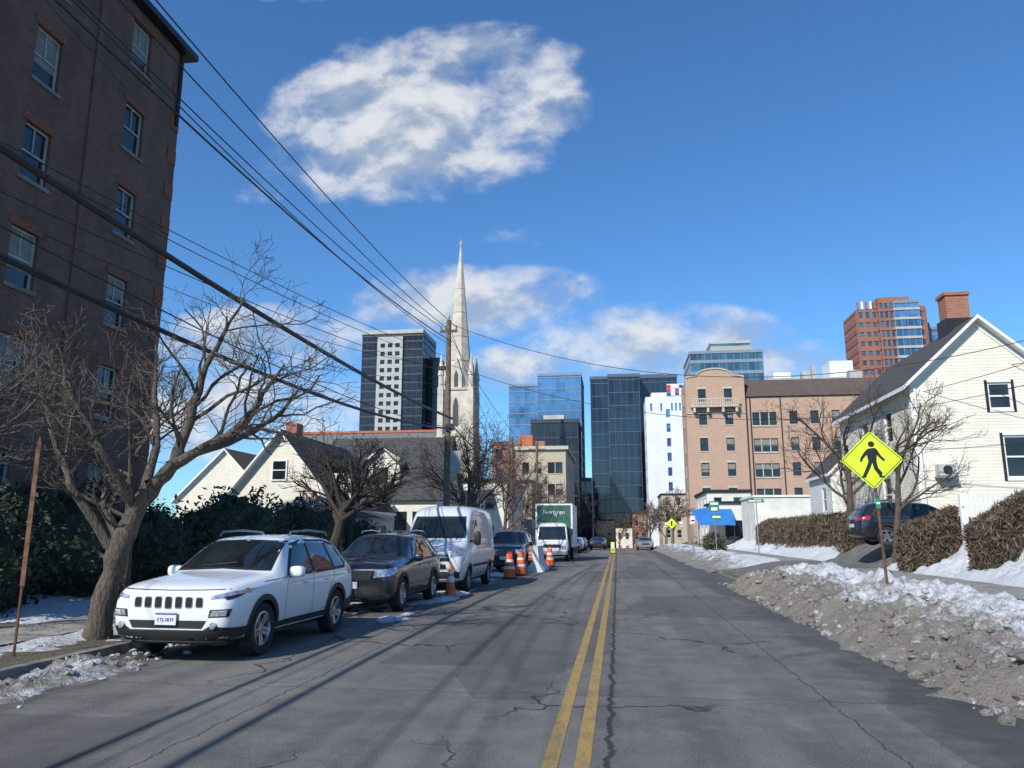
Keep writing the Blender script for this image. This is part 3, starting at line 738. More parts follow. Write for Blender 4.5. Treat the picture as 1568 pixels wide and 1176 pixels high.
mb.raw([(nx0-.5,ny0-.6,ze-.3),(nx1,ny0-.6,ze-.3),(nx1,nm,zr),(nx0-.5,nm,zr),(nx1,ny1+.6,ze-.3),(nx0-.5,ny1+.6,ze-.3)],[(0,1,2,3),(3,2,4,5)],roofg)
mb.face([(nx0,ny0,ze),(nx0,ny1,ze),(nx0,nm,zr)],stone)
mb.box(nx0-.5,nx1,nm-.3,nm+.3,zr-.1,zr+.35,redtile)
for k in range(7):
    xx=nx0+3+k*4.0; p=lancet(xx,4,6.5,.7); mb.face([(a,ny0-.02,b) for a,b in p],S); mb.box(xx+1.8,xx+2.4,ny0-.8,ny0-.001,-6,11,stone)
mb.build('church')
# ------------------------------------------------------------ houses on the left
mb=MB()
gable(mb,-24.0,-17.0,45.2,57,-.2,3.6,7.9,cream2,roofd,front=[(-19.6,-18.6,2.0,3.4),(-22.5,-21.5,2.0,3.4)],right=[(47,48,1.2,2.8),(50,51.5,1.2,2.8)],oh=.45)
for q in ((-20.9,-20.1,5.0,6.1),):
    mb.box(q[0]-.1,q[1]+.1,45.12,45.199,q[2]-.1,q[3]+.1,whitep); mb.box(q[0],q[1],45.10,45.119,q[2],q[3],winglass); mb.box(q[0],q[1],45.08,45.099,(q[2]+q[3])/2-.03,(q[2]+q[3])/2+.03,whitep)
mb.box(-22.4,-21.6,50,51,5.5,9.2,brickC)
mb.box(-18.6,-16.9,48.5,53,3.6,5.6,cream2); mb.raw([(-19.8,48.2,6.5),(-16.6,48.2,5.6),(-16.6,53.3,5.6),(-19.8,53.3,6.5)],[(0,1,2,3)],roofd)
for y in (49.3,51.2): mb.box(-16.899,-16.86,y,y+.9,4.1,5.2,winglass)
mb.box(-19.0,-14.4,44.2,49,-.2,2.6,cream2)
mb.raw([(-19.3,43.9,2.6),(-14.1,43.9,2.6),(-14.1,49.2,2.6),(-19.3,49.2,2.6),(-18.6,45,3.3),(-16.9,49.1,3.5)],[(0,1,2,5,4),(0,4,5,3)],roofd)
for x in (-18.6,-17.4,-16.0): 
    mb.box(x-.06,x+.86,44.13,44.198,.9,2.3,whitep); mb.box(x,x+.8,44.1,44.129,.96,2.24,winglass)
for y in (45,46.8): mb.box(-14.399,-14.36,y,y+.9,.9,2.2,winglass)
mb.build('cream_house')
mb=MB()
xa,xb,ya,yb=-25,-14.5,62,72
mb.box(xa,xb,ya,yb,-.2,4.6,cream2)
mb.raw([(xa-.4,ya-.4,4.4),(xb+.4,ya-.4,4.4),(xb+.4,(ya+yb)/2,10.2),(xa-.4,(ya+yb)/2,10.2),(xb+.4,yb+.4,4.4),(xa-.4,yb+.4,4.4)],[(0,1,2,3),(3,2,4,5)],roofd)
for x in (xa,xb): mb.face([(x,ya,4.6),(x,yb,4.6),(x,(ya+yb)/2,10.0)],cream2)
mb.box(-21,-18,ya+1,ya+4,5,8,cream2); mb.raw([(-21.3,ya+.6,7.2),(-19.5,ya+.6,8.9),(-19.5,ya+4.5,8.9),(-21.3,ya+4.5,7.2),(-17.7,ya+.6,7.2),(-17.7,ya+4.5,7.2)],[(0,1,2,3),(1,4,5,2)],roofd)
mb.face([(-21,ya+.99,8),(-18,ya+.99,8),(-19.5,ya+.99,8.9)],cream2)
mb.box(-20,-19,ya+.93,ya+.998,5.8,7.2,winglass)
for x in (-23,-18,-16.5): mb.box(x,x+1,ya-.06,ya-.002,2.0,3.5,winglass)
mb.build('dark_roof_house')
mb=MB()
tud=M('tudor_stucco',(.30,.32,.27),.9)
gable(mb,-20.5,-15.8,76,86,-.5,5.6,9.6,tud,roofb,front=[(-19.6,-18.7,1.5,3),(-17.6,-16.7,1.5,3),(-19.0,-17.4,4.0,5.4)],right=[(78,79,2,3.5),(81,82,2,3.5)],trim=dark)
mb.box(-15.8,-12.5,77,84,-.5,3.2,tud); mb.raw([(-15.8,76.6,4.6),(-12.1,76.6,3.1),(-12.1,84.4,3.1),(-15.8,84.4,4.6)],[(0,1,2,3)],roofb)
for y in (78,80,82): mb.box(-12.499,-12.45,y,y+.9,1,2.3,winglass)
mb.build('tudor_house')
mb=MB()
gable(mb,-36,-28,60,72,-.2,4.5,8.5,cream2,roofb,front=[(-34,-33,2,3.4),(-31,-30,2,3.4)]); mb.build('brown_roof_house')
mb=MB(); tower(mb,-66,-54,140,155,17,gl_teal,mull_d,3.4,2); mb.build('low_office_building')
# ------------------------------------------------------------ trees
def grow(mb,p,d,L,r,lvl,rng,mat,P):
    n=P['seg'][lvl]; pts=[p.copy()]; rad=[r]; dd=d.normalized(); q=p.copy()
    rend=r*(.5 if lvl<P['max'] else .4)
    for i in range(n):
        dd=(dd+Vector((rng.gauss(0,1),rng.gauss(0,1),rng.gauss(0,1)))*P['wig'][lvl]+Vector((0,0,P['up'][lvl]))).normalized()
        q=q+dd*L/n; pts.append(q.copy()); rad.append(max(P.get('rmin',.004),r+(rend-r)*(i+1)/n))
    mb.tube(pts,rad,P['sides'][lvl],mat,cap=False)
    if lvl>=P['max']: return
    children(mb,pts,rad,L,lvl,rng,mat,P)
def children(mb,pts,rad,L,lvl,rng,mat,P,f0=None):
    k=P['n'][lvl]; n=len(pts)-1
    for c in range(k):
        f=(f0 if f0 is not None else P['f0'][lvl])+(1-(f0 if f0 is not None else P['f0'][lvl]))*((c+rng.random())/k)
        f=min(f,.999); i=int(f*n); t=f*n-i
        q=pts[i].lerp(pts[i+1],t); rr=rad[i]+(rad[i+1]-rad[i])*t
        dd=(pts[i+1]-pts[i]).normalized()
        pr=dd.orthogonal().normalized(); pr.rotate(Matrix.Rotation(rng.uniform(0,6.283),3,dd))
        an=R(rng.uniform(*P['ang'][lvl]))
        nd=dd*math.cos(an)+pr*math.sin(an)
        if nd.z<-.2: nd.z*=-.4
        grow(mb,q,nd,L*P['rat'][lvl]*rng.uniform(.7,1.2)*(1.15-.4*f),max(P['rmin'],min(rr*P['kr'],rad[0]*P['rr'])),lvl+1,rng,mat,P)
def PP(n=(6,5,5,4),mx=4,seg=(5,5,4,4,3),wig=(.06,.14,.18,.2,.22),up=(.03,.05,.05,.04,.02),ang=((30,60),(30,65),(30,70),(30,70)),rat=(.75,.6,.55,.55),f0=(.45,.3,.25,.2),sides=(10,6,4,3,3),rmin=.004,rr=.42,kr=.62):
    return dict(n=n,max=mx,seg=seg,wig=wig,up=up,ang=ang,rat=rat,f0=f0,sides=sides,rmin=rmin,rr=rr,kr=kr)
def tree(name,base,H,r,seed,mat,P,lean=(0,0)):
    rng=random.Random(seed); mb=MB()
    b=Vector(base)
    mb.tube([b+Vector((0,0,-.2)),b+Vector((0,0,.02)),b+Vector((lean[0]*.1,lean[1]*.1,.25))],[r*1.6,r*1.4,r*1.05],10,mat,cap=False)
    grow(mb,b+Vector((lean[0]*.1,lean[1]*.1,.2)),Vector((lean[0],lean[1],1)),H*.5,r,0,rng,mat,P)
    return mb.build(name,smooth=True,angle=80)
rng=random.Random(21); mb=MB()
def limb(pts,rad,kids,lvl,P,L=None,f0=.25):
    pts=[Vector(p) for p in pts]
    fp=[];fr=[]
    for i in range(len(pts)-1):
        for k in range(4):
            t=k/4; a=pts[max(i-1,0)];b=pts[i];c=pts[i+1];d=pts[min(i+2,len(pts)-1)]
            fp.append(.5*((2*b)+(c-a)*t+(2*a-5*b+4*c-d)*t*t+(3*b-a-3*c+d)*t**3)+Vector((rng.gauss(0,.018),rng.gauss(0,.018),rng.gauss(0,.015))))
            fr.append((rad[i]+(rad[i+1]-rad[i])*t)*(1+.10*rng.uniform(-1,1)))
    fp.append(pts[-1]);fr.append(rad[-1])
    mb.tube(fp,fr,10,barkA,cap=False)
    L=L or sum((fp[i+1]-fp[i]).length for i in range(len(fp)-1))
    Q=dict(P); Q['n']=list(P['n']); Q['n'][lvl]=kids
    if kids: children(mb,fp,fr,L,lvl,rng,barkA,Q,f0)
Pt=PP(n=(6,7,6,5),mx=4,rat=(.7,.55,.55,.5),up=(.03,.06,.05,.04,.02),wig=(.06,.2,.24,.24,.24),seg=(5,6,5,4,3),rmin=.0038,rr=.32,kr=.50)
limb([(-8.0,11.45,-.05),(-8.0,11.45,.15),(-7.86,11.4,.9),(-7.6,11.3,1.7),(-7.2,11.3,2.45)],[.29,.205,.17,.155,.14],2,1,Pt,L=2.0,f0=.6)
limb([(-7.2,11.3,2.4),(-6.9,11.5,3.0),(-6.75,11.6,4.0),(-6.5,11.6,4.7),(-6.0,11.5,5.5)],[.11,.09,.065,.04,.014],11,1,Pt,L=3.0)
limb([(-7.2,11.3,2.4),(-6.6,11.1,2.8),(-5.9,11.0,3.15),(-5.5,11.1,3.6),(-5.1,11.2,4.3)],[.10,.085,.065,.04,.014],11,1,Pt,L=2.8)
limb([(-7.0,11.35,2.75),(-6.5,12.2,3.2),(-6.0,12.9,3.7),(-5.7,13.3,4.4)],[.075,.06,.04,.013],9,1,Pt,L=2.5)
limb([(-7.75,11.3,1.4),(-8.2,11.0,2.2),(-8.6,10.9,3.0),(-9.1,11.0,3.9)],[.085,.07,.045,.013],8,1,Pt,L=2.2)
limb([(-7.4,11.3,2.1),(-7.6,11.9,3.1),(-7.9,12.2,4.1),(-8.0,12.3,5.1)],[.085,.07,.045,.013],9,1,Pt,L=2.4)
limb([(-7.45,11.3,2.0),(-7.5,10.6,2.8),(-7.8,10.1,3.6),(-8.0,9.9,4.4)],[.07,.055,.035,.011],7,1,Pt,L=2.0)
mb.build('bare_tree',smooth=True,angle=80)
tree('bare_tree',(-11.3,11.3,.2),6.2,.11,77,barkL,PP(n=(9,7,6,4),rat=(.75,.6,.55,.5),rmin=.0035))
tree('bare_tree',(-11.0,16.5,.2),7.0,.13,78,barkA,PP(n=(7,6,5,4)))
tree('bare_tree',(-7.9,20.6,.1),4.6,.20,8,barkB,PP(n=(9,7,5,4),rat=(.95,.62,.55,.5),ang=((40,75),(25,60),(30,60),(30,60)),f0=(.7,.25,.2,.2),up=(.02,.04,.05,.05,.03),rr=.5,rmin=.006),lean=(.1,0))
tree('bare_tree',(-9.5,27,.1),6.5,.14,9,barkB,PP(n=(7,6,4,4),rmin=.006))
for i,(x,y,h) in enumerate(((-7.8,41,9.5),(-8.6,47,11),(-8.2,56,10),(-11,62,11),(-9,72,9),(-8.5,84,9))):
    tree('bare_tree',(x,y,.1),h,.16,100+i,barkB if i%2 else barkC,PP(n=(8,6,5,4),rmin=.009,f0=(.3,.25,.2,.2)))
tree('bare_tree',(10.5,37.2,1.0),9.0,.18,41,barkC,PP(n=(9,7,5,4),rmin=.007,f0=(.3,.2,.2,.2),rat=(.8,.6,.55,.5),ang=((35,60),(25,60),(30,60),(30,60))))
tree('bare_tree',(9.3,27.9,.95),7.0,.12,43,barkC,PP(n=(8,6,5,4),rmin=.0055,f0=(.3,.2,.2,.2),rat=(.8,.6,.55,.5),ang=((30,55),(25,60),(30,60),(30,60))))
for i,(x,y,h) in enumerate(((6.5,95,9),(-9,104,12),(-9.5,125,12),(7.2,120,9),(-7.5,150,14),(5.8,135,11),(-6.5,140,12),(6.0,162,12),(.5,182,11),(-4,188,12))):
    tree('bare_tree',(x,y,terrain(0,y)),h,.2,200+i,barkC,PP(n=(7,5,5,3),rmin=.022,f0=(.3,.25,.2,.2)))
def shrub(name,c,r,n,seed,mats,size=.09):
    rng=random.Random(seed); mb=MB(); c=Vector(c)
    vs=[];fs=[];nu,nv=18,10
    for i in range(nv+1):
        ph=-math.pi/2+math.pi*i/nv
        for j in range(nu):
            th=2*math.pi*j/nu; k=.78+.22*fbm(math.cos(th)*2+seed,math.sin(th)*2,ph*2)
            vs.append((c.x+r[0]*k*math.cos(ph)*math.cos(th),c.y+r[1]*k*math.cos(ph)*math.sin(th),c.z+r[2]*k*math.sin(ph)))
    for i in range(nv):
        for j in range(nu): fs.append((i*nu+j,i*nu+(j+1)%nu,(i+1)*nu+(j+1)%nu,(i+1)*nu+j))
    mb.raw(vs,fs,mats[0])
    for i in range(n):
        d=Vector((rng.gauss(0,1),rng.gauss(0,1),rng.gauss(0,1))).normalized()
        k=(.80+.28*fbm(d.x*2.2+seed,d.y*2.2,d.z*2.2)+rng.uniform(-.12,.20))
        p=c+Vector((d.x*r[0],d.y*r[1],d.z*r[2]))*k
        a=Vector((rng.gauss(0,1),rng.gauss(0,1),rng.gauss(0,1))).normalized(); b=a.orthogonal().normalized()
        s=size*rng.uniform(.5,1.4)
        mb.face([p-a*s,p-b*s*.4,p+a*s,p+b*s*.4],rng.choice(mats))
    return mb.build(name)
k=0
for (x,y,rx,rz) in ((-12.5,13.5,1.5,1.5),(-13.5,17,1.9,1.7),(-12.8,20,1.6,1.4),(-11.8,23,1.9,1.7),(-10.9,26,1.5,1.6),(-11.5,30,1.6,1.3),(-12.5,35,1.8,1.4),(-10.5,31,.9,1.2)):
    k+=1; shrub('evergreen_shrub',(x,y,rz*.8),(rx,rx*1.2,rz),4500,k,[leafd,leafd,leafd2],.085)
shrub('yellow_green_shrub',(-9.2,23.4,.9),(.9,1.0,1.0),3000,31,[hedge3,leafd2],.07)
shrub('evergreen_shrub',(7.9,66,1.0),(.8,.8,.9),1500,32,[leafd2,hedge3],.1)
shrub('evergreen_shrub',(6.9,58,1.0),(.9,1.0,.8),1500,33,[leafd2,hedge1],.1)
def hedge(name,x0,x1,y0,y1,h,n,seed,size=.10):
    rng=random.Random(seed); mb=MB()
    def top(x,y): return h+.20*fbm(x*1.2,y*1.2,seed)
    xs=axis([(x0+.12,x1-.12,.4)]); ys=axis([(y0+.12,y1-.12,.4)])
    for i in range(len(xs)-1):
        for j in range(len(ys)-1):
            mx,my=(xs[i]+xs[i+1])/2,(ys[j]+ys[j+1])/2
            z=terrain(mx,my)
            mb.box(xs[i],xs[i+1],ys[j],ys[j+1],z-.3,z+top(mx,my)-.22-.05*((i+j)%3),hedge2)
    for i in range(n):
        x=rng.uniform(x0,x1); y=rng.uniform(y0,y1); f=rng.random()
        bul=.13*fbm(x*1.5,y*1.5,f*2+seed)
        if rng.random()<.72:
            s=rng.randrange(4)
            if s==0: x=x0+rng.uniform(-.10,.14)-bul
            elif s==1: x=x1+rng.uniform(-.14,.10)+bul
            elif s==2: y=y0+rng.uniform(-.10,.14)-bul
            else: y=y1+rng.uniform(-.14,.10)+bul
            z=terrain(x,y)+f*top(x,y)
        else: z=terrain(x,y)+top(x,y)+rng.uniform(-.16,.12)
        a=Vector((rng.gauss(0,.7),rng.gauss(0,.7),rng.gauss(0,1)+.4)).normalized(); b=a.orthogonal().normalized(); b.rotate(Matrix.Rotation(rng.uniform(0,6.28),3,a))
        p=Vector((x,y,z)); s=size*rng.uniform(.5,1.7)
        mb.face([p-a*s,p+b*s*.14,p+a*s,p-b*s*.14],rng.choice([hedge1,hedge1,hedge2,hedge3,hedge1]))
    return mb.build(name)
hedge('hedge',9.35,16.5,21.4,22.5,1.35,32000,51,.09)
hedge('hedge',8.95,10.3,25.4,26.6,1.25,11000,52)
hedge('hedge',9.9,11.0,36.2,58,1.3,22000,53,.12)
mb=MB()
for i in range(62):
    x=9.7+i*.13
    mb.raw([(x,23.38,1.2),(x+.075,23.38,1.2),(x+.075,23.38,2.78),(x+.037,23.38,2.86),(x,23.38,2.78),(x,23.40,1.2),(x+.075,23.40,1.2),(x+.075,23.40,2.78),(x+.037,23.40,2.86),(x,23.40,2.78)],[(0,1,2,3,4),(9,8,7,6,5),(0,4,9,5),(1,6,7,2),(2,7,8,3),(3,8,9,4)],whitep)
for h in (1.6,2.5): mb.box(9.65,17.8,23.405,23.45,h-.05,h+.05,whitep)
for x in (9.67,12.2,14.7,17.2): mb.box(x-.05,x+.05,23.455,23.55,.6,2.8,whitep)
mb.build('picket_fence')
# ------------------------------------------------------------ utility pole and cables
mb=MB()
px,py=-7.35,33.4
mb.tube([(px,py,-.3),(px-.02,py,4),(px-.05,py,11.3)],[.17,.15,.11],12,wood)
mb.box(px-.45,px+.35,py-.06,py+.06,10.75,10.86,wood)
for x in (-.40,-.2,.30): mb.tube([(px+x,py,10.87),(px+x,py,11.05)],.04,8,steel)
mb.tube([(px-.05,py,11.3),(px-.05,py,11.5)],.05,8,steel)
mb.box(px-.1,px+.3,py-.22,py-.12,6.2,6.5,dark); mb.box(px+.12,px+.6,py-.08,py+.08,4.3,5.3,steel)
mb.box(px-.5,px-.1,py-.1,py+.1,9.0,9.15,dark)
mb.build('utility_pole')
mb=MB()
qx,qy=-7.5,-9
mb.tube([(qx,qy,-.3),(qx,qy,11.2)],[.19,.12],12,wood); mb.box(qx-.75,qx+.75,qy-.06,qy+.06,10.55,10.67,wood)
mb.build('utility_pole')
def cable(a,b,sag,r,n=28):
    a=Vector(a);b=Vector(b); pts=[]
    for i in range(n+1):
        t=i/n; p=a.lerp(b,t); p.z-=sag*4*t*(1-t); pts.append(p)
    mb=MB(); mb.tube(pts,r,6,dark); mb.build('overhead_cable',smooth=True)
cable((px+.2,py,6.75),(qx+.2,qy,7.1),.75,.05)
cable((px+.15,py,6.3),(qx+.1,qy,6.1),1.25,.042)
cable((px+.15,py,6.35),(qx+.1,qy,6.6),1.2,.012)
cable((px+.30,py,11.0),(qx+.7,qy,10.7),1.0,.014)
cable((px-.2,py,11.0),(qx+.1,qy,10.7),1.0,.014)
cable((px-.40,py,11.0),(qx-.7,qy,10.7),1.1,.014)
cable((px+.1,py,10.3),(qx,qy,9.6),1.1,.020)
cable((px+.1,py,10.1),(qx+.3,qy,10.0),1.2,.012)
cable((px-.1,py,9.3),(-11.5,qy,8.2),1.0,.010)
cable((px-.1,py,8.9),(-12.0,qy,7.6),1.0,.010)
cable((px-.1,py,9.6),(-12.8,qy,9.0),1.0,.010)
cable((px-.1,py,9.1),(-16.6,19.5,10.4),.6,.010)
cable((px-.1,py,8.3),(-16.6,16.5,8.9),.6,.010)
cable((px+.1,py,11.1),(19,26,9.6),2.8,.014)
cable((px+.1,py,9.2),(21,30,9.0),2.9,.012)
cable((px,py,11.0),(-10.5,75,9.5),.9,.015)
cable((px,py,10.6),(-7.6,75,9.5),.9,.015)
cable((px,py,6.6),(-7.7,75,6.3),.7,.03)
cable((-16.2,17,18.2),(14,10,15.2),.2,.014)
cable((-16.2,22,16.6),(-10,-9,15.2),.6,.012)
cable((15.8,33,8.4),(24,24,9.6),.3,.014)
cable((12.2,36,7.5),(24,23.5,8.8),.6,.016)
cable((12.0,33.2,7.3),(24,24.2,11.2),.5,.012)
for (x,y,h) in ((-7.6,75,10.5),(-7.8,58,9)):
    mb=MB(); mb.tube([(x,y,-.2),(x,y,h)],[.17,.12],10,wood); mb.box(x-.8,x+.8,y-.06,y+.06,h-.7,h-.58,wood)
    mb.build('utility_pole')
# ------------------------------------------------------------ signs
e=empty('pedestrian_crossing_sign',(5.3,16.9,0),R(-6))
mb=MB(); mb.tube([(.1,.03,.2),(0,.03,3.75)],.03,8,rust); mb.build('post',e)
mb=MB(); c=3.2; s=.61
def diamond(mb,s,y,mat,rr=.06,thk=.004):
    pts=[]
    for k in range(4):
        a=R(90*k)
        for j in (-1,0,1):
            an=a+R(28*j); ctr=Vector((math.cos(a),math.sin(a)))*(s-rr*1.414)
            pts.append((ctr.x+rr*math.cos(an*1.0+R(14*j)),y,c+ctr.y+rr*math.sin(an+R(14*j))))
    mb.face(pts,mat); mb.face([(p[0],y+thk,p[2]) for p in pts][::-1],steel)
    for i in range(len(pts)):
        p,q=pts[i],pts[(i+1)%len(pts)]; mb.face([p,q,(q[0],q[1]+thk,q[2]),(p[0],p[1]+thk,p[2])],mat)
diamond(mb,s,-.004,signy)
mb.build('plate',e)
mb=MB()
def ringb(s1,s2,y):
    for k in range(4):
        a=R(90*k);b=R(90*k+90)
        A=[(s1*math.cos(a),y,c+s1*math.sin(a)),(s1*math.cos(b),y,c+s1*math.sin(b)),(s2*math.cos(b),y,c+s2*math.sin(b)),(s2*math.cos(a),y,c+s2*math.sin(a))]
        mb.face(A,signk)
ringb(.575,.555,-.008)
F=lambda pts: mb.face([(a*1.08,-.008,c+b*1.08) for a,b in pts],signk)
F([(.01+.058*math.cos(2*math.pi*i/16),.305+.058*math.sin(2*math.pi*i/16)) for i in range(16)])
F([(-.06,.22),(.07,.235),(.11,.19),(.08,-.03),(-.065,-.03),(-.085,.10)])
F([(-.06,.22),(-.085,.10),(-.15,.03),(-.195,.055),(-.13,.15)])
F([(-.15,.03),(-.195,.055),(-.22,-.02),(-.185,-.04)])
F([(.07,.235),(.11,.19),(.17,.08),(.24,.0),(.205,-.03),(.12,.06),(.075,.13)])
F([(-.065,-.03),(.015,-.03),(-.035,-.15),(-.12,-.31),(-.19,-.31),(-.105,-.13)])
F([(.0,-.03),(.08,-.03),(.10,-.15),(.17,-.25),(.155,-.31),(.11,-.31),(.025,-.17)])
F([(-.19,-.31),(-.12,-.31),(-.125,-.34),(-.215,-.34)]); F([(.11,-.31),(.155,-.31),(.215,-.30),(.20,-.34),(.10,-.34)])
mb.build('symbol',e)
mb=MB(); mb.box(.0,.09,-.012,-.006,2.2,2.42,signg); mb.box(.01,.08,-.016,-.013,2.29,2.33,refl); mb.build('plaque',e)
mb=MB(); mb.tube([(-7.95,9.7,0),(-7.93,9.7,3.0)],.018,6,rust); mb.box(-7.965,-7.895,9.68,9.685,1.0,2.95,rust); mb.build('rusty_sign_post')
e=empty('route_sign',(5.6,46,0))
mb=MB(); mb.tube([(0,.02,0),(0,.02,3.6)],.03,8,steel); mb.build('post',e)
mb=MB(); mb.box(-.3,.25,-.01,0,2.95,3.55,signg); mb.box(-.25,.2,-.016,-.011,3.35,3.47,refl); mb.box(-.2,.15,-.016,-.011,3.02,3.2,refl); mb.box(-.2,.35,-.01,0,2.5,2.82,signg); mb.box(-.15,.3,-.016,-.011,2.6,2.72,refl); mb.build('panels',e)
e=empty('street_name_sign',(7.6,47,0))
mb=MB(); mb.tube([(.5,0,.2),(.5,0,3.7)],.03,8,steel); mb.build('post',e)
mb=MB(); mb.box(0,.95,-.01,.01,3.5,3.7,signg); mb.box(.08,.8,-.014,-.011,3.56,3.64,refl); mb.build('blade',e)
for (x,y,zc) in ((4.7,69,2.4),):
    e=empty('crossing_warning_sign',(x,y,0)); mb=MB(); mb.tube([(0,.03,0),(0,.03,3.2)],.03,6,steel); mb.build('post',e)
    mb=MB(); c=zc+.2; diamond(mb,.46,-.01,signy); mb.box(-.07,.07,-.014,-.011,c-.2,c+.2,signk); mb.build('plate',e)
e=empty('crosswalk_marker',(-.42,70,0)); mb=MB(); mb.box(-.2,.2,-.2,.2,.02,.08,black); mb.box(-.16,.16,-.02,.02,.1,1.0,signy); mb.box(-.12,.12,-.026,-.021,.5,.85,refl); mb.box(-.12,.12,-.026,-.021,.2,.4,orange); mb.build('panel',e)
for (x,y) in ((4.9,52),(5.4,58),(6.0,75),(4.9,80)):
    e=empty('parking_sign',(x,y,0)); mb=MB(); mb.tube([(0,0,0),(0,0,2.9)],.025,6,steel); mb.build('post',e); mb=MB(); mb.box(-.15,.15,-.04,-.03,2.4,2.85,refl); mb.box(-.12,.12,-.044,-.041,2.5,2.6,redl); mb.build('panel',e)
def cone(x,y,h=.72):
    e=empty('traffic_cone',(x,y,0)); mb=MB(); k=h/.72
    mb.box(-.18*k,.18*k,-.18*k,.18*k,.005,.035,orange); mb.build('base',e)
    mb=MB(); mb.lathe([(.135*k,.035),(.115*k,.16*k),(.09*k,.32*k)],20,orange); mb.lathe([(.092*k,.32*k),(.07*k,.46*k)],20,refl); mb.lathe([(.069*k,.46*k),(.062*k,.51*k)],20,orange); mb.lathe([(.064*k,.51*k),(.052*k,.58*k)],20,refl); mb.lathe([(.051*k,.58*k),(.03*k,h),(.0,h)],20,orange); mb.build('cone',e,smooth=True)
cone(-4.62,21.6,.85)
def barrel(x,y,rot=0):
    e=empty('traffic_barrel',(x,y,0),rot); mb=MB(); mb.lathe([(.30,0),(.30,.05),(.24,.07)],20,black); mb.build('base',e)
    mb=MB(); z=.07; r=.23
    for i,(h,mt) in enumerate(((.30,orange),(.10,refl),(.16,orange),(.10,refl),(.18,orange))):
        mb.lathe([(r,z),(r-.012,z+h)],24,mt); z+=h; r-=.022
    mb.lathe([(r,z),(r-.02,z+.03),(0,z+.03)],24,orange); mb.tube([(-.06,0,z),(-.06,0,z+.09),(.06,0,z+.09),(.06,0,z)],.015,6,orange); mb.build('drum',e,smooth=True)
barrel(-4.15,30.2); barrel(-4.0,32.6); barrel(-3.55,41.5)
mb=MB(); P_=[(-.4,0),(-.4,.15),(-.17,.45),(-.11,1.15),(.11,1.15),(.17,.45),(.4,.15),(.4,0)]
conc2=M('barrier_white',(.62,.62,.60),.8,var=.12)
for y in (0,2.6): mb.face([(a,y,b) for a,b in P_],conc2)
for i in range(len(P_)-1): mb.face([(P_[i][0],0,P_[i][1]),(P_[i+1][0],0,P_[i+1][1]),(P_[i+1][0],2.6,P_[i+1][1]),(P_[i][0],2.6,P_[i][1])],conc2)
mb.build('jersey_barrier',loc=(-3.7,35.5,0))
# ------------------------------------------------------------ vehicles
def loft(st,paint,wells,sub=2):
    vs=[];fs=[]
    for (y,zb,wb,zm,wm,zs,ws,ze,we,zt) in st:
        half=[(0,zb),(wb*.75,zb),(wb,zb+.07),(wm,zm),(ws,zs),(we+.03,ze-.02) ,(we-.07,ze+(zt-ze)*.55),(we*.5,zt-.005),(0,zt)]
        for a,b in half: vs.append((a,y,b))
        for a,b in half[1:-1][::-1]: vs.append((-a,y,b))
    n=16
    for i in range(len(st)-1):
        for j in range(n): fs.append((i*n+j,i*n+(j+1)%n,(i+1)*n+(j+1)%n,(i+1)*n+j))
    for k in (0,len(st)-1):
        b=k*n
        for j in range(8):
            m=lambda q: (n-q)%n
            q=[b+j,b+j+1,b+m(j+1),b+m(j)]
            q=list(dict.fromkeys(q)); fs.append(tuple(q if k else q[::-1]))
    me=bpy.data.meshes.new('tmp'); me.from_pydata(vs,[],fs); me.materials.append(paint); me.materials.append(black)
    bm=bmesh.new(); bm.from_mesh(me); bmesh.ops.recalc_face_normals(bm,faces=bm.faces)
    cl=bm.edges.layers.float.get('crease_edge') or bm.edges.layers.float.new('crease_edge')
    bm.verts.ensure_lookup_table()
    for ed in bm.edges:
        a,b=ed.verts[0].index,ed.verts[1].index
        ja,jb=a%n,b%n
        if ja==jb and a//n!=b//n:
            if ja in (2,14): ed[cl]=.5
            if ja in (4,12): ed[cl]=.5
            if ja in (5,11): ed[cl]=.35
        if a//n==b//n and a//n in (0,len(st)-1): ed[cl]=.25
    bm.to_mesh(me); bm.free()
    o=bpy.data.objects.new('tmp',me); col.objects.link(o)
    md=o.modifiers.new('s','SUBSURF'); md.levels=sub; md.render_levels=sub
    dg=bpy.context.evaluated_depsgraph_get(); m1=bpy.data.meshes.new_from_object(o.evaluated_get(dg))
    bvh=BVHTree.FromPolygons([v.co[:] for v in m1.vertices],[p.vertices[:] for p in m1.polygons])
    o.modifiers.clear(); o.data=m1
    cut=MB()
    for (y,z,r) in wells:
        for sx in (-1,1):
            k=len(cut.v); N=36
            for xx in (.52*sx,1.4*sx):
                for j in range(N): cut.v.append((xx,y+r*math.cos(2*math.pi*j/N),z+r*math.sin(2*math.pi*j/N)))
            for j in range(N): cut.f.append((k+j,k+(j+1)%N,k+N+(j+1)%N,k+N+j))
            cut.f.append(tuple(k+j for j in range(N))[::-1]); cut.f.append(tuple(k+N+j for j in range(N)))
    mc=bpy.data.meshes.new('cut'); mc.from_pydata(cut.v,[],cut.f); mc.materials.append(paint); mc.materials.append(black)
    for p in mc.polygons: p.material_index=1
    bm=bmesh.new(); bm.from_mesh(mc); bmesh.ops.recalc_face_normals(bm,faces=bm.faces); bm.to_mesh(mc); bm.free()
    oc=bpy.data.objects.new('cut',mc); col.objects.link(oc)
    bo=o.modifiers.new('b','BOOLEAN'); bo.operation='DIFFERENCE'; bo.object=oc; bo.solver='EXACT'
    dg=bpy.context.evaluated_depsgraph_get(); dg.update(); m2=bpy.data.meshes.new_from_object(o.evaluated_get(dg))
    bpy.data.objects.remove(oc); bpy.data.objects.remove(o)
    m2.polygons.foreach_set('use_smooth',[True]*len(m2.polygons)); m2.update(); m2.set_sharp_from_angle(angle=R(40))
    return m2,bvh
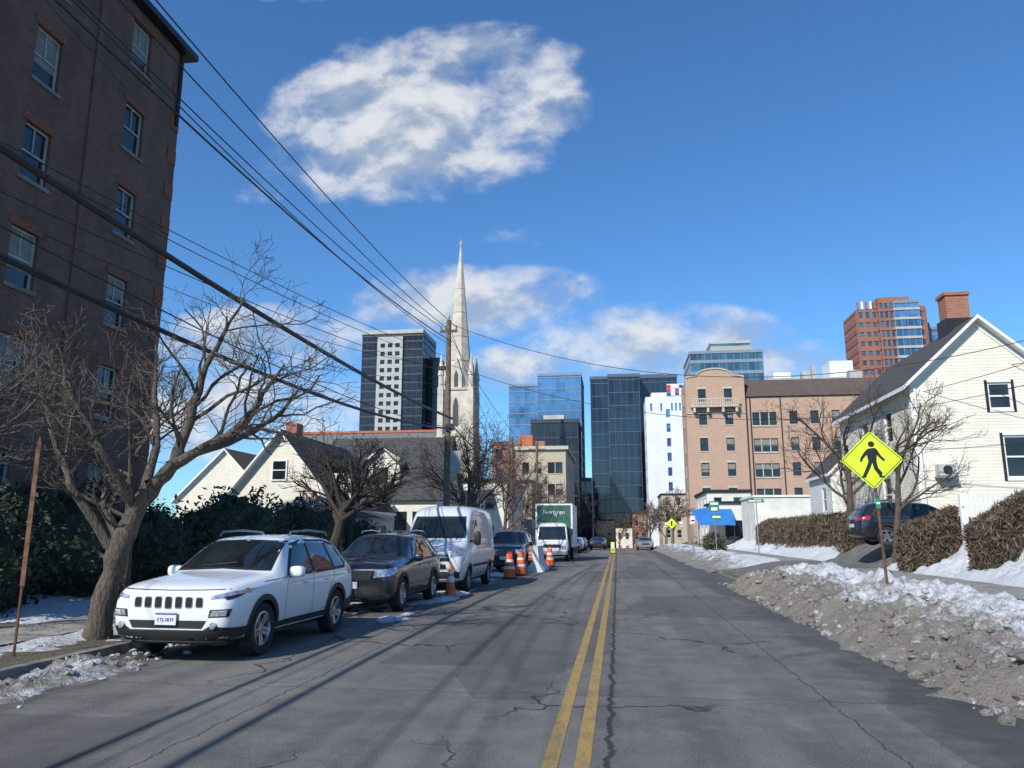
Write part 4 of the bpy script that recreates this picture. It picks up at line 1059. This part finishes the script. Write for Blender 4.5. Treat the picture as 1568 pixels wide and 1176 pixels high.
def proj(bvh,ax,sg,a,b,off):
    if ax=='x': o=Vector((sg*4,a,b)); d=Vector((-sg,0,0))
    elif ax=='y': o=Vector((a,sg*9,b)); d=Vector((0,-sg,0))
    else: o=Vector((a,b,5)); d=Vector((0,0,-1))
    h,nn,_,_=bvh.ray_cast(o,d)
    if h is None:
        o2=Vector((sg*.9,a,b)) if ax=='x' else (Vector((a,.1 if sg<0 else 4.4,b)) if ax=='y' else Vector((a,b,1.5)))
        h,nn,_,_=bvh.find_nearest(o2)
        return h-d*off
    if nn.dot(d)>0: nn=-nn
    return h+nn*off
def patch(mb,bvh,pts,ax,sg,off,mat,step=.1):
    bm=bmesh.new(); vv=[bm.verts.new((a,b,0)) for a,b in pts]; bm.faces.new(vv)
    for k in (0,1):
        lo=min(p[k] for p in pts); hi=max(p[k] for p in pts); n=max(1,math.ceil((hi-lo)/step))
        for i in range(1,n):
            c=lo+(hi-lo)*i/n
            co=(c,0,0) if k==0 else (0,c,0); no=(1,0,0) if k==0 else (0,1,0)
            bmesh.ops.bisect_plane(bm,geom=bm.verts[:]+bm.edges[:]+bm.faces[:],plane_co=co,plane_no=no,dist=1e-5)
    bm.verts.index_update()
    vs=[proj(bvh,ax,sg,v.co.x,v.co.y,off) for v in bm.verts]; fs=[tuple(v.index for v in f.verts) for f in bm.faces]
    mb.raw(vs,fs,mat); bm.free()
def strip(mb,bvh,pts,w,ax,sg,off,mat):
    for i in range(len(pts)-1):
        a=Vector(pts[i]); b=Vector(pts[i+1]); d=(b-a).normalized(); n=Vector((-d.y,d.x))*w/2
        patch(mb,bvh,[tuple(a-n-d*w*.2),tuple(b-n+d*w*.2),tuple(b+n+d*w*.2),tuple(a+n-d*w*.2)],ax,sg,off,mat,.08)
def arch(mb,bvh,y,z,r1,r2,sg,off,mat,zmin):
    N=30
    for i in range(N):
        a0=R(-25+230*i/N);a1=R(-25+230*(i+1)/N)
        q=[(y+r1*math.cos(a0),z+r1*math.sin(a0)),(y+r2*math.cos(a0),z+r2*math.sin(a0)),(y+r2*math.cos(a1),z+r2*math.sin(a1)),(y+r1*math.cos(a1),z+r1*math.sin(a1))]
        if min(b for a,b in q)<zmin: continue
        vs=[proj(bvh,'x',sg,a,b,off) for a,b in q]
        mb.raw(vs,[(0,1,2,3)],mat)
        mb.raw([vs[0],vs[3],vs[3]-Vector((sg*.05,0,0)),vs[0]-Vector((sg*.05,0,0))],[(0,1,2,3)],mat)
def wheel(parent,x,y,r,sg,nm,rimmat=alloy,steelw=False,w=.23):
    mb=MB(); X=Matrix.Rotation(R(90)*sg,4,'Y')
    h=w/2; ri=r*.66
    mb.lathe([(ri,-h*.9),(r*.93,-h),(r*.985,-h*.8),(r,-h*.5),(r,h*.5),(r*.985,h*.8),(r*.93,h),(ri+.01,h*.92),(ri,h*.8)],40,tyre,X)
    mb.lathe([(ri,h*.85),(ri-.02,h*.9),(ri-.035,h*.6),(ri-.04,-h*.3),(0,-h*.3)],40,rimmat,X)
    mb.lathe([(ri-.045,-h*.28),(0,-h*.28)],32,dark,X)
    if steelw:
        mb.lathe([(ri-.03,h*.3),(ri*.6,h*.45),(ri*.3,h*.75),(0,h*.8)],24,rimmat,X)
    else:
        for k in range(5):
            for dd in (-.11,.11):
                a=2*math.pi*k/5
                T=X@Matrix.Rotation(a,4,'Z')
                w0=.018;w1=.028
                vs=[(.05,dd*.25-w0,h*.55),(.05,dd*.25+w0,h*.55),(ri-.015,dd*ri*1.2+w1,h*.8),(ri-.015,dd*ri*1.2-w1,h*.8)]
                vs+=[(p[0],p[1],p[2]-.045) for p in vs]
                mb.raw(vs,[(0,1,2,3),(0,4,5,1),(1,5,6,2),(2,6,7,3),(3,7,4,0)],rimmat,T)
        mb.lathe([(.075,h*.4),(.07,h*.62),(.03,h*.66),(0,h*.66)],20,rimmat,X)
    mb.build(nm,parent,loc=(x,y,r),smooth=True,angle=30)
def bodyobj(me,nm,parent):
    o=bpy.data.objects.new(nm,me); me.name=nm; col.objects.link(o); o.parent=parent; return o
ST_SUV=[(0.00,.36,.60,.50,.70,.70,.70,.84,.60,.87),(0.05,.28,.74,.50,.84,.78,.82,.93,.72,.95),(0.25,.24,.84,.52,.915,.86,.895,1.00,.78,1.03),
(0.60,.24,.86,.55,.93,.92,.91,1.03,.80,1.08),(1.05,.24,.86,.58,.93,.97,.915,1.07,.80,1.12),(1.30,.24,.86,.60,.93,1.00,.915,1.10,.78,1.15),
(1.42,.24,.86,.60,.93,1.02,.915,1.18,.76,1.22),(2.02,.24,.86,.60,.93,1.05,.91,1.54,.66,1.60),(2.28,.24,.86,.60,.93,1.06,.91,1.60,.66,1.66),
(3.10,.24,.86,.60,.93,1.07,.91,1.61,.66,1.69),(3.75,.24,.86,.60,.93,1.09,.905,1.58,.65,1.66),(4.12,.25,.86,.62,.92,1.10,.895,1.50,.62,1.60),
(4.42,.30,.84,.62,.90,1.08,.87,1.20,.72,1.27),(4.55,.35,.80,.62,.86,1.00,.80,1.10,.66,1.12),(4.62,.42,.70,.62,.76,.88,.70,.98,.55,1.00)]
def common_suv(e,me,bvh,paint,af,ar,r,kind):
    bodyobj(me,'body',e)
    g=MB()
    sidew_=[[(1.74,1.10),(2.14,1.49),(2.55,1.545),(2.55,1.095)],[(2.64,1.095),(2.64,1.55),(3.32,1.54),(3.44,1.11)],[(3.52,1.115),(3.41,1.53),(3.78,1.48),(4.02,1.20),(3.95,1.14)]]
    for sg in (-1,1):
        patch(g,bvh,[(1.64,1.06),(2.10,1.54),(2.5,1.595),(3.4,1.59),(3.84,1.53),(4.12,1.18),(4.0,1.09),(2.6,1.05)],'x',sg,.003,black,.09)
        for p in sidew_: patch(g,bvh,p,'x',sg,.008,carglass,.09)
    patch(g,bvh,[(-.76,1.14),(0,1.17),(.76,1.14),(.63,1.575),(0,1.60),(-.63,1.575)],'y',-1,.003,black,.09)
    patch(g,bvh,[(-.72,1.165),(0,1.195),(.72,1.165),(.60,1.555),(0,1.575),(-.60,1.555)],'y',-1,.008,carglass,.09)
    patch(g,bvh,[(-.60,1.18),(.60,1.18),(.52,1.50),(-.52,1.50)],'y',1,.006,carglass,.09)
    g.build('windows',e,smooth=True,angle=60)
    t=MB()
    for sg in (-1,1):
        for ln in ([(1.66,1.05),(1.60,.75),(1.62,.42)],[(2.60,1.05),(2.60,.42)],[(3.48,1.08),(3.50,.95),(3.25,.72),(3.20,.42)],[(1.62,.42),(3.20,.42)],[(.98,1.01),(1.4,1.03),(1.66,1.05)]):
            strip(t,bvh,ln,.009,'x',sg,.002,dark)
        arch(t,bvh,af,r,r+.035,r+.115,sg,.014,black,.27); arch(t,bvh,ar,r,r+.035,r+.115,sg,.014,black,.27)
        patch(t,bvh,[(af+r+.05,.27),(ar-r-.05,.27),(ar-r-.10,.42),(af+r+.10,.42)],'x',sg,.012,black,.12)
        patch(t,bvh,[(ar+r+.1,.34),(4.45,.40),(4.5,.60),(ar+r+.13,.52)],'x',sg,.010,black,.1)
        for y in (2.30,3.18):
            p=proj(bvh,'x',sg,y,.93,.0); t.sup((p.x+sg*.025,y,.93),(.015,.09,.014),paint if kind=='white' else chrome,.7)
        t.sup((sg*1.02,1.72,1.12),(.12,.075,.085),paint,.65); t.box(sg*.88-.05,sg*.88+.05,1.70,1.76,1.03,1.08,black)
        t.box(sg*1.02-.09,sg*1.02+.09,1.785,1.798,1.06,1.18,carglass)
        patch(t,bvh,[(4.22,.98),(4.5,.97),(4.47,1.10),(4.15,1.13)],'x',sg,.008,redl,.06)
        patch(t,bvh,[(sg*.5,.95),(sg*.82,.95),(sg*.82,1.10),(sg*.5,1.06)],'y',1,.008,redl,.06)
    patch(t,bvh,[(-.7,.42),(.7,.42),(.75,.58),(-.75,.58)],'y',1,.008,black,.1); t.box(-.26,.26,4.60,4.63,.70,.83,refl)
    for sg in (-1,1):
        t.tube([(sg*.60,2.25,1.66),(sg*.60,2.32,1.72),(sg*.60,3.0,1.745),(sg*.60,3.7,1.715),(sg*.60,3.8,1.655)],.017,8,chrome if kind!='white' else steel)
    t.tube([(-.45,1.40,1.205),(.15,1.47,1.26)],.009,5,dark); t.tube([(.1,1.40,1.21),(.6,1.50,1.25)],.009,5,dark)
    t.tube([(0,3.6,1.68),(0,3.72,1.86)],.008,5,dark)
    t.build('trim',e,smooth=True,angle=40)
    u=MB(); u.box(-.7,.7,.3,4.3,.22,.5,black); u.build('underbody',e)
    for i,(x,y) in enumerate(((-.80,af),(.80,af),(-.80,ar),(.80,ar))): wheel(e,x,y,r,1 if x>0 else -1,'wheel_%d'%(i+1))
def jeep(loc,rot):
    e=empty('white_suv',loc,rot); af,ar,r=.93,3.63,.365
    me,bvh=loft(ST_SUV,p_white,[(af,r,.425),(ar,r,.425)])
    common_suv(e,me,bvh,p_white,af,ar,r,'white')
    f=MB()
    patch(f,bvh,[(-.86,.30),(.86,.30),(.90,.46),(.62,.50),(.52,.44),(-.52,.44),(-.62,.50),(-.90,.46)],'y',-1,.010,black,.07)
    patch(f,bvh,[(-.50,.46),(.50,.46),(.56,.56),(-.56,.56)],'y',-1,.006,black,.07)
    for sg in (-1,1):
        patch(f,bvh,[(.02,.30),(.42,.28),(.46,.46),(.05,.47)],'x',sg,.008,black,.06)
        patch(f,bvh,[(sg*.58,.60),(sg*.83,.61),(sg*.85,.71),(sg*.60,.70)],'y',-1,.006,black,.05)
        patch(f,bvh,[(sg*.61,.615),(sg*.80,.625),(sg*.81,.695),(sg*.63,.69)],'y',-1,.013,lampm,.05)
        patch(f,bvh,[(sg*.58,.87),(sg*.72,.90),(sg*.90,.945),(sg*.90,.895),(sg*.74,.85),(sg*.60,.835)],'y',-1,.010,lampm,.04)
        patch(f,bvh,[(.26,.905),(.50,.945),(.52,.930),(.27,.88)],'x',sg,.009,amber,.05)
        patch(f,bvh,[(.06,.86),(.25,.91),(.50,.955),(.54,.93),(.26,.855),(.08,.82)],'x',sg,.005,black,.05)
        p=proj(bvh,'y',-1,sg*.66,.50,.004); f.lathe([(.045,0),(.045,.02),(0,.02)],16,lampm,Matrix.Translation((p.x,p.y-.006,.50))@Matrix.Rotation(R(90),4,'X'))
    for k in range(7):
        x=(k-3)*.148; w=.052
        z0,z1=.705+.006*abs(k-3),.875-.004*abs(k-3)
        def rr(w,z0,z1,off,mat):
            pts=[]
            for (cx_,cz,a0) in ((x+w-.02,z1-.02,0),(x-w+.02,z1-.02,90),(x-w+.02,z0+.02,180),(x+w-.02,z0+.02,270)):
                for q in (0,45,90): pts.append((cx_+.02*math.cos(R(a0+q)),cz+.02*math.sin(R(a0+q))))
            patch(f,bvh,pts,'y',-1,off,mat,.07)
        rr(w,z0,z1,.006,chrome); rr(w-.012,z0+.012,z1-.012,.012,signk)
    strip(f,bvh,[(-.78,.955),(-.4,.945),(0,.94),(.4,.945),(.78,.955)],.010,'y',-1,.004,dark)
    f.box(-.155,.155,-.035,-.02,.50,.66,steel); f.box(-.15,.15,-.04,-.036,.505,.655,refl); f.box(-.15,.15,-.043,-.041,.635,.652,bdm)
    for sg in (-1,1): strip(f,bvh,[(sg*.50,.35),(sg*.60,1.20)],.02,'z',1,.004,p_white)
    f.build('front_fascia',e,smooth=True,angle=40)
    tx=bpy.data.curves.new('plate_text','FONT'); tx.body='ETJ-3839'; tx.size=.065; tx.align_x='CENTER'; tx.extrude=.0005; tx.materials.append(bdm)
    to=bpy.data.objects.new('plate_text',tx); col.objects.link(to); to.parent=e; to.location=(0,-.045,.55); to.rotation_euler=(R(90),0,0)
jeep((-5.95,9.92,0),R(-1.6))
def darksuv(loc,rot,paint,nm,scale=(1,1,1)):
    e=empty(nm,loc,rot); e.scale=scale; af,ar,r=.90,3.66,.36
    st=[(y,zb,wb,zm,wm,zs,ws,ze+(.03 if y<1.4 else 0),we,zt+(.03 if y<1.35 else 0)) for (y,zb,wb,zm,wm,zs,ws,ze,we,zt) in ST_SUV]
    me,bvh=loft(st,paint,[(af,r,.42),(ar,r,.42)])
    common_suv(e,me,bvh,paint,af,ar,r,'dark')
    f=MB()
    patch(f,bvh,[(-.40,.70),(.40,.70),(.46,.90),(-.46,.90)],'y',-1,.005,chrome,.07); patch(f,bvh,[(-.37,.715),(.37,.715),(.43,.885),(-.43,.885)],'y',-1,.010,signk,.07)
    for z in (.755,.80,.845): strip(f,bvh,[(-.40,z),(.40,z)],.014,'y',-1,.016,chrome)
    patch(f,bvh,[(-.70,.40),(.70,.40),(.62,.56),(-.62,.56)],'y',-1,.008,black,.07)
    for sg in (-1,1):
        patch(f,bvh,[(sg*.50,.74),(sg*.84,.78),(sg*.86,.93),(sg*.52,.90)],'y',-1,.008,lampm,.05)
        patch(f,bvh,[(.06,.78),(.40,.84),(.44,.95),(.10,.92)],'x',sg,.008,lampm,.05)
    f.box(-.15,.15,-.03,-.02,.52,.66,refl)
    f.build('front_fascia',e,smooth=True,angle=40)
darksuv((-5.72,16.5,0),R(-1),p_black,'black_suv',(1,1,1.02))
darksuv((-5.0,34.4,0),0,p_blue,'dark_suv',(1.02,1.1,1.12))
darksuv((8.9+4.3,30.6,1.27),R(90),p_blue,'parked_dark_car',(1,.98,.95))
VST=[(0,.38,.70,.55,.80,.80,.76,.95,.62,.98),(.06,.32,.85,.6,.94,.95,.90,1.08,.76,1.12),(.35,.28,.9,.6,1.0,1.08,.97,1.22,.84,1.27),(.85,.28,.92,.65,1.02,1.2,1.0,1.36,.88,1.42),(.98,.28,.92,.65,1.02,1.22,1.0,1.46,.88,1.52),
(1.75,.28,.92,.65,1.02,1.3,1.01,2.22,.84,2.36),(2.05,.28,.92,.65,1.02,1.3,1.01,2.36,.86,2.48),(3.5,.28,.92,.65,1.02,1.3,1.01,2.40,.87,2.53),(5.3,.28,.92,.65,1.02,1.3,1.01,2.38,.87,2.50),(5.52,.30,.9,.65,1.0,1.3,.99,2.30,.84,2.42),(5.56,.36,.85,.65,.95,1.3,.94,2.2,.78,2.3)]
e=empty('white_cargo_van',(-5.42,22.2,0),0); e.scale=(1.04,1.04,1.04); af,ar,r=.98,4.45,.35
me,bvh=loft(VST,p_van,[(af,r,.42),(ar,r,.42)]); bodyobj(me,'body',e)
g=MB()
patch(g,bvh,[(-.86,1.50),(.86,1.50),(.76,2.14),(-.76,2.14)],'y',-1,.006,black,.1); patch(g,bvh,[(-.80,1.53),(.80,1.53),(.72,2.08),(-.72,2.08)],'y',-1,.012,carglass,.1)
for sg in (-1,1):
    patch(g,bvh,[(1.12,1.36),(1.72,2.02),(2.25,2.05),(2.25,1.33)],'x',sg,.008,carglass,.1)
g.build('windows',e,smooth=True,angle=60)
t=MB()
patch(t,bvh,[(-.62,.88),(.62,.88),(.56,1.06),(-.56,1.06)],'y',-1,.008,black,.08); patch(t,bvh,[(-.85,.36),(.85,.36),(.88,.60),(-.88,.60)],'y',-1,.010,black,.08); patch(t,bvh,[(-.5,.66),(.5,.66),(.5,.80),(-.5,.80)],'y',-1,.008,black,.08)
for z in (.93,.99): strip(t,bvh,[(-.55,z),(.55,z)],.012,'y',-1,.013,chrome)
for sg in (-1,1):
    patch(t,bvh,[(sg*.60,.98),(sg*.84,1.02),(sg*.80,1.20),(sg*.66,1.16)],'y',-1,.010,lampm,.05)
    patch(t,bvh,[(.05,1.0),(.36,1.06),(.50,1.22),(.2,1.2)],'x',sg,.008,lampm,.05)
    for ln in ([(1.05,1.30),(1.05,.45)],[(2.32,2.2),(2.32,.45)],[(3.55,2.2),(3.55,.45)],[(2.32,2.2),(3.55,2.2)],[(1.05,.45),(3.55,.45)],[(5.3,2.2),(5.3,.5)]): strip(t,bvh,ln,.014,'x',sg,.003,dark)
    strip(t,bvh,[(1.45,.72),(4.0,.72)],.09,'x',sg,.010,black); strip(t,bvh,[(4.9,.72),(5.4,.72)],.09,'x',sg,.010,black); strip(t,bvh,[(2.4,1.32),(5.3,1.34)],.02,'x',sg,.004,steel)
    arch(t,bvh,af,r,r+.05,r+.12,sg,.012,black,.32); arch(t,bvh,ar,r,r+.05,r+.12,sg,.012,black,.32)
    t.sup((sg*1.17,1.22,1.50),(.10,.08,.20),black,.6); t.tube([(sg*.98,1.28,1.42),(sg*1.12,1.25,1.45)],.03,6,black)
    patch(t,bvh,[(5.36,1.3),(5.5,1.3),(5.5,1.8),(5.36,1.8)],'x',sg,.006,redl,.1)
t.tube([(-.6,.97,1.50),(.0,1.0,1.56)],.012,5,dark); t.box(-.2,.2,-.02,0,.62,.74,refl)
t.build('trim',e,smooth=True,angle=40)
u=MB(); u.box(-.75,.75,.3,5.3,.24,.55,black); u.build('underbody',e)
for i,(x,y) in enumerate(((-.87,af),(.87,af),(-.87,ar),(.87,ar))): wheel(e,x,y,r,1 if x>0 else -1,'wheel_%d'%(i+1),steel,True)
e=empty('box_truck',(-4.05,49.0,0),0); e.scale=(1,1,1.04)
p_green=M('truck_green',(.035,.11,.07),.5,var=.15); p_tw=carpaint('truck_white',(.74,.75,.76),.4)
CST=[(0,.45,.80,.7,.92,1.0,.92,1.2,.90,1.24),(.05,.42,.88,.7,.98,1.05,.98,1.35,.95,1.4),(.25,.42,.9,.7,1.0,1.1,1.0,1.9,.90,1.98),(.42,.42,.9,.7,1.0,1.1,1.0,2.22,.84,2.32),(1.5,.42,.9,.7,1.0,1.1,1.0,2.25,.84,2.36),(1.62,.45,.88,.7,.98,1.1,.98,2.2,.82,2.3)]
me,bvh=loft(CST,p_tw,[(1.0,.42,.5)]); bodyobj(me,'cab',e)
g=MB(); patch(g,bvh,[(-.90,1.28),(.90,1.28),(.80,2.08),(-.80,2.08)],'y',-1,.008,black,.1); patch(g,bvh,[(-.86,1.34),(.86,1.34),(.76,2.02),(-.76,2.02)],'y',-1,.014,carglass,.1)
for sg in (-1,1): patch(g,bvh,[(.42,1.3),(.55,2.0),(1.3,2.02),(1.3,1.25)],'x',sg,.01,carglass,.1)
patch(g,bvh,[(-.55,.82),(.55,.82),(.55,1.02),(-.55,1.02)],'y',-1,.01,black,.1)
for sg in (-1,1):
    patch(g,bvh,[(sg*.6,.70),(sg*.88,.70),(sg*.88,.92),(sg*.6,.92)],'y',-1,.012,lampm,.1)
    g.sup((sg*1.2,.2,1.75),(.10,.05,.2),black,.5); g.tube([(sg*.95,.3,1.95),(sg*1.2,.2,1.95)],.02,5,black)
g.box(-.95,.95,-.06,.05,.42,.62,steel); g.build('cab_details',e)
mb=MB(); mb.box(-1.135,1.135,1.75,7.2,.85,3.4,p_green); mb.box(-1.2,1.2,1.72,7.22,3.4,3.5,panelw); mb.box(-1.21,-1.10,1.71,7.22,.83,3.4,panelw); mb.box(1.10,1.21,1.71,7.22,.83,3.4,panelw); mb.box(-.5,.5,1.3,7.1,.55,.82,dark); mb.build('cargo_box',e)
tx=bpy.data.curves.new('lettering','FONT'); tx.body='Norfgren'; tx.size=.38; tx.align_x='CENTER'; tx.extrude=.002; tx.materials.append(refl)
to=bpy.data.objects.new('lettering',tx); col.objects.link(to); to.parent=e; to.location=(0,1.73,2.85); to.rotation_euler=(R(90),0,0)
for i,(x,y) in enumerate(((-.88,1.0),(.88,1.0),(-.9,5.6),(.9,5.6))): wheel(e,x,y,.42,1 if x>0 else -1,'wheel_%d'%(i+1),steel,True)
SST=[(y,zb,wb,zm,wm,zs*.93,ws,(ze-.35)*.82+.28 if y>1.3 else ze*.88,we,(zt-.35)*.83+.28 if y>1.3 else zt*.88) for (y,zb,wb,zm,wm,zs,ws,ze,we,zt) in ST_SUV]
for (x,y,pt) in ((-4.6,62,p_grey),(-4.2,70,p_black),(-4.2,77,p_white),(-4.2,84,p_grey),(-2.2,88,p_blue),(3.0,86,p_grey)):
    e=empty('distant_parked_car',(x,y,0)); me,bvh=loft(SST,pt,[(.93,.33,.38),(3.63,.33,.38)],1); bodyobj(me,'body',e)
    g=MB(); patch(g,bvh,[(-.70,1.04),(.70,1.04),(.58,1.30),(-.58,1.30)],'y',-1,.01,carglass,.15)
    for sg in (-1,1): patch(g,bvh,[(1.8,1.02),(2.2,1.26),(3.5,1.26),(3.9,1.04)],'x',sg,.01,carglass,.15); patch(g,bvh,[(sg*.52,.70),(sg*.82,.72),(sg*.82,.80),(sg*.54,.80)],'y',-1,.01,lampm,.1)
    patch(g,bvh,[(-.4,.55),(.4,.55),(.4,.72),(-.4,.72)],'y',-1,.01,black,.1)
    g.build('glass_and_lamps',e)
    for i,(a,b) in enumerate(((-.78,.93),(.78,.93),(-.78,3.63),(.78,3.63))): wheel(e,a,b,.33,1 if a>0 else -1,'wheel_%d'%(i+1),alloy,True)
# ------------------------------------------------------------ world
w=bpy.data.worlds.new('World'); sc.world=w; w.use_nodes=True
nt=w.node_tree; t=NT(nt); bg=nt.nodes['Background']; out=nt.nodes['World Output']
EL,AZ=38,208
sky=t.new('ShaderNodeTexSky'); sky.sky_type='NISHITA'; sky.sun_disc=False; sky.sun_elevation=R(EL); sky.sun_rotation=R(AZ); sky.air_density=1.0; sky.dust_density=.3; sky.ozone_density=2.0
tint=t.mix(1.0,sky.outputs[0],(.62,1.08,1.50),'MULTIPLY')
t.link(tint,bg.inputs[0]); bg.inputs[1].default_value=.112
tc=t.new('ShaderNodeTexCoord'); s=t.new('ShaderNodeSeparateXYZ'); t.link(tc.outputs['Generated'],s.inputs[0])
yv=t.math('MAXIMUM',s.outputs[1],.05)
px_=t.math('DIVIDE',s.outputs[0],yv); pz=t.math('DIVIDE',s.outputs[2],yv)
cv=t.new('ShaderNodeCombineXYZ'); t.link(px_,cv.inputs[0]); t.link(t.math('MULTIPLY',pz,1.35),cv.inputs[1])
n1=t.noise(cv.outputs[0],8,7,.60,.15)
off=t.new('ShaderNodeVectorMath',operation='ADD'); t.link(cv.outputs[0],off.inputs[0]); off.inputs[1].default_value=(-.012,.05,0)
n2=t.noise(off.outputs[0],8,3,.5,.1)
mask=None
for (cx,cz,rx,rz,wt) in ((-.29,.55,.24,.10,1.0),(-.28,.61,.22,.15,1.15),(-.38,.63,.15,.10,1.0),(-.16,.68,.14,.07,.85),(-.12,.60,.11,.10,.85),(-.30,.525,.26,.055,1.1),(-.13,.41,.06,.03,.4),(-.2,.315,.22,.06,.95),(.05,.245,.20,.065,1),(-.12,.22,.1,.04,.8),(-.5,.27,.25,.06,.8),(-.56,.17,.28,.08,.95),(.24,.215,.14,.035,.8),(-.45,.84,.12,.04,.7),(-.5,.50,.07,.03,.45),(.6,.10,.3,.03,.5)):
    a=t.math('DIVIDE',t.math('SUBTRACT',px_,cx),rx); b=t.math('DIVIDE',t.math('SUBTRACT',pz,cz),rz)
    d=t.math('SUBTRACT',1,t.math('ADD',t.math('MULTIPLY',a,a),t.math('MULTIPLY',b,b)))
    d=t.math('MULTIPLY',t.math('MAXIMUM',d,0.0),wt)
    mask=d if mask is None else t.math('MAXIMUM',mask,d)
dens=t.math('SUBTRACT',t.math('ADD',t.math('MULTIPLY',t.math('POWER',mask,.6),.42),n1),.65)
dens=t.ss(dens,-.04,.36)
dens=t.math('MULTIPLY',dens,t.ss(mask,.0,.25))
shade=t.ss(t.math('SUBTRACT',n1,n2),-.12,.10)
ccol=t.mix(shade,(.44,.53,.67),(.88,.90,.94))
bg2=t.new('ShaderNodeBackground'); t.link(ccol,bg2.inputs[0]); bg2.inputs[1].default_value=.90
mx=t.new('ShaderNodeMixShader'); t.link(t.math('MULTIPLY',dens,.93),mx.inputs[0]); t.link(bg.outputs[0],mx.inputs[1]); t.link(bg2.outputs[0],mx.inputs[2]); t.link(mx.outputs[0],out.inputs[0])
sd=bpy.data.lights.new('sun','SUN'); sd.energy=5.0; sd.angle=R(.5); sd.color=(1,.955,.88)
so=bpy.data.objects.new('sun',sd); col.objects.link(so)
az=R(AZ-180); so.rotation_euler=Vector((math.sin(az)*math.cos(R(EL)),math.cos(az)*math.cos(R(EL)),-math.sin(R(EL)))).to_track_quat('-Z','Y').to_euler(); so.location=(0,0,60)
cd=bpy.data.cameras.new('camera'); cam=bpy.data.objects.new('camera',cd); col.objects.link(cam)
cam.location=(0,0,1.68); cam.rotation_euler=(R(90+11.05),0,R(7.64)); cd.sensor_width=36; cd.lens=27.05; cd.clip_end=6000; cd.clip_start=.05
sc.camera=cam
sc.view_settings.view_transform='Standard'; sc.view_settings.look='None'; sc.view_settings.exposure=0
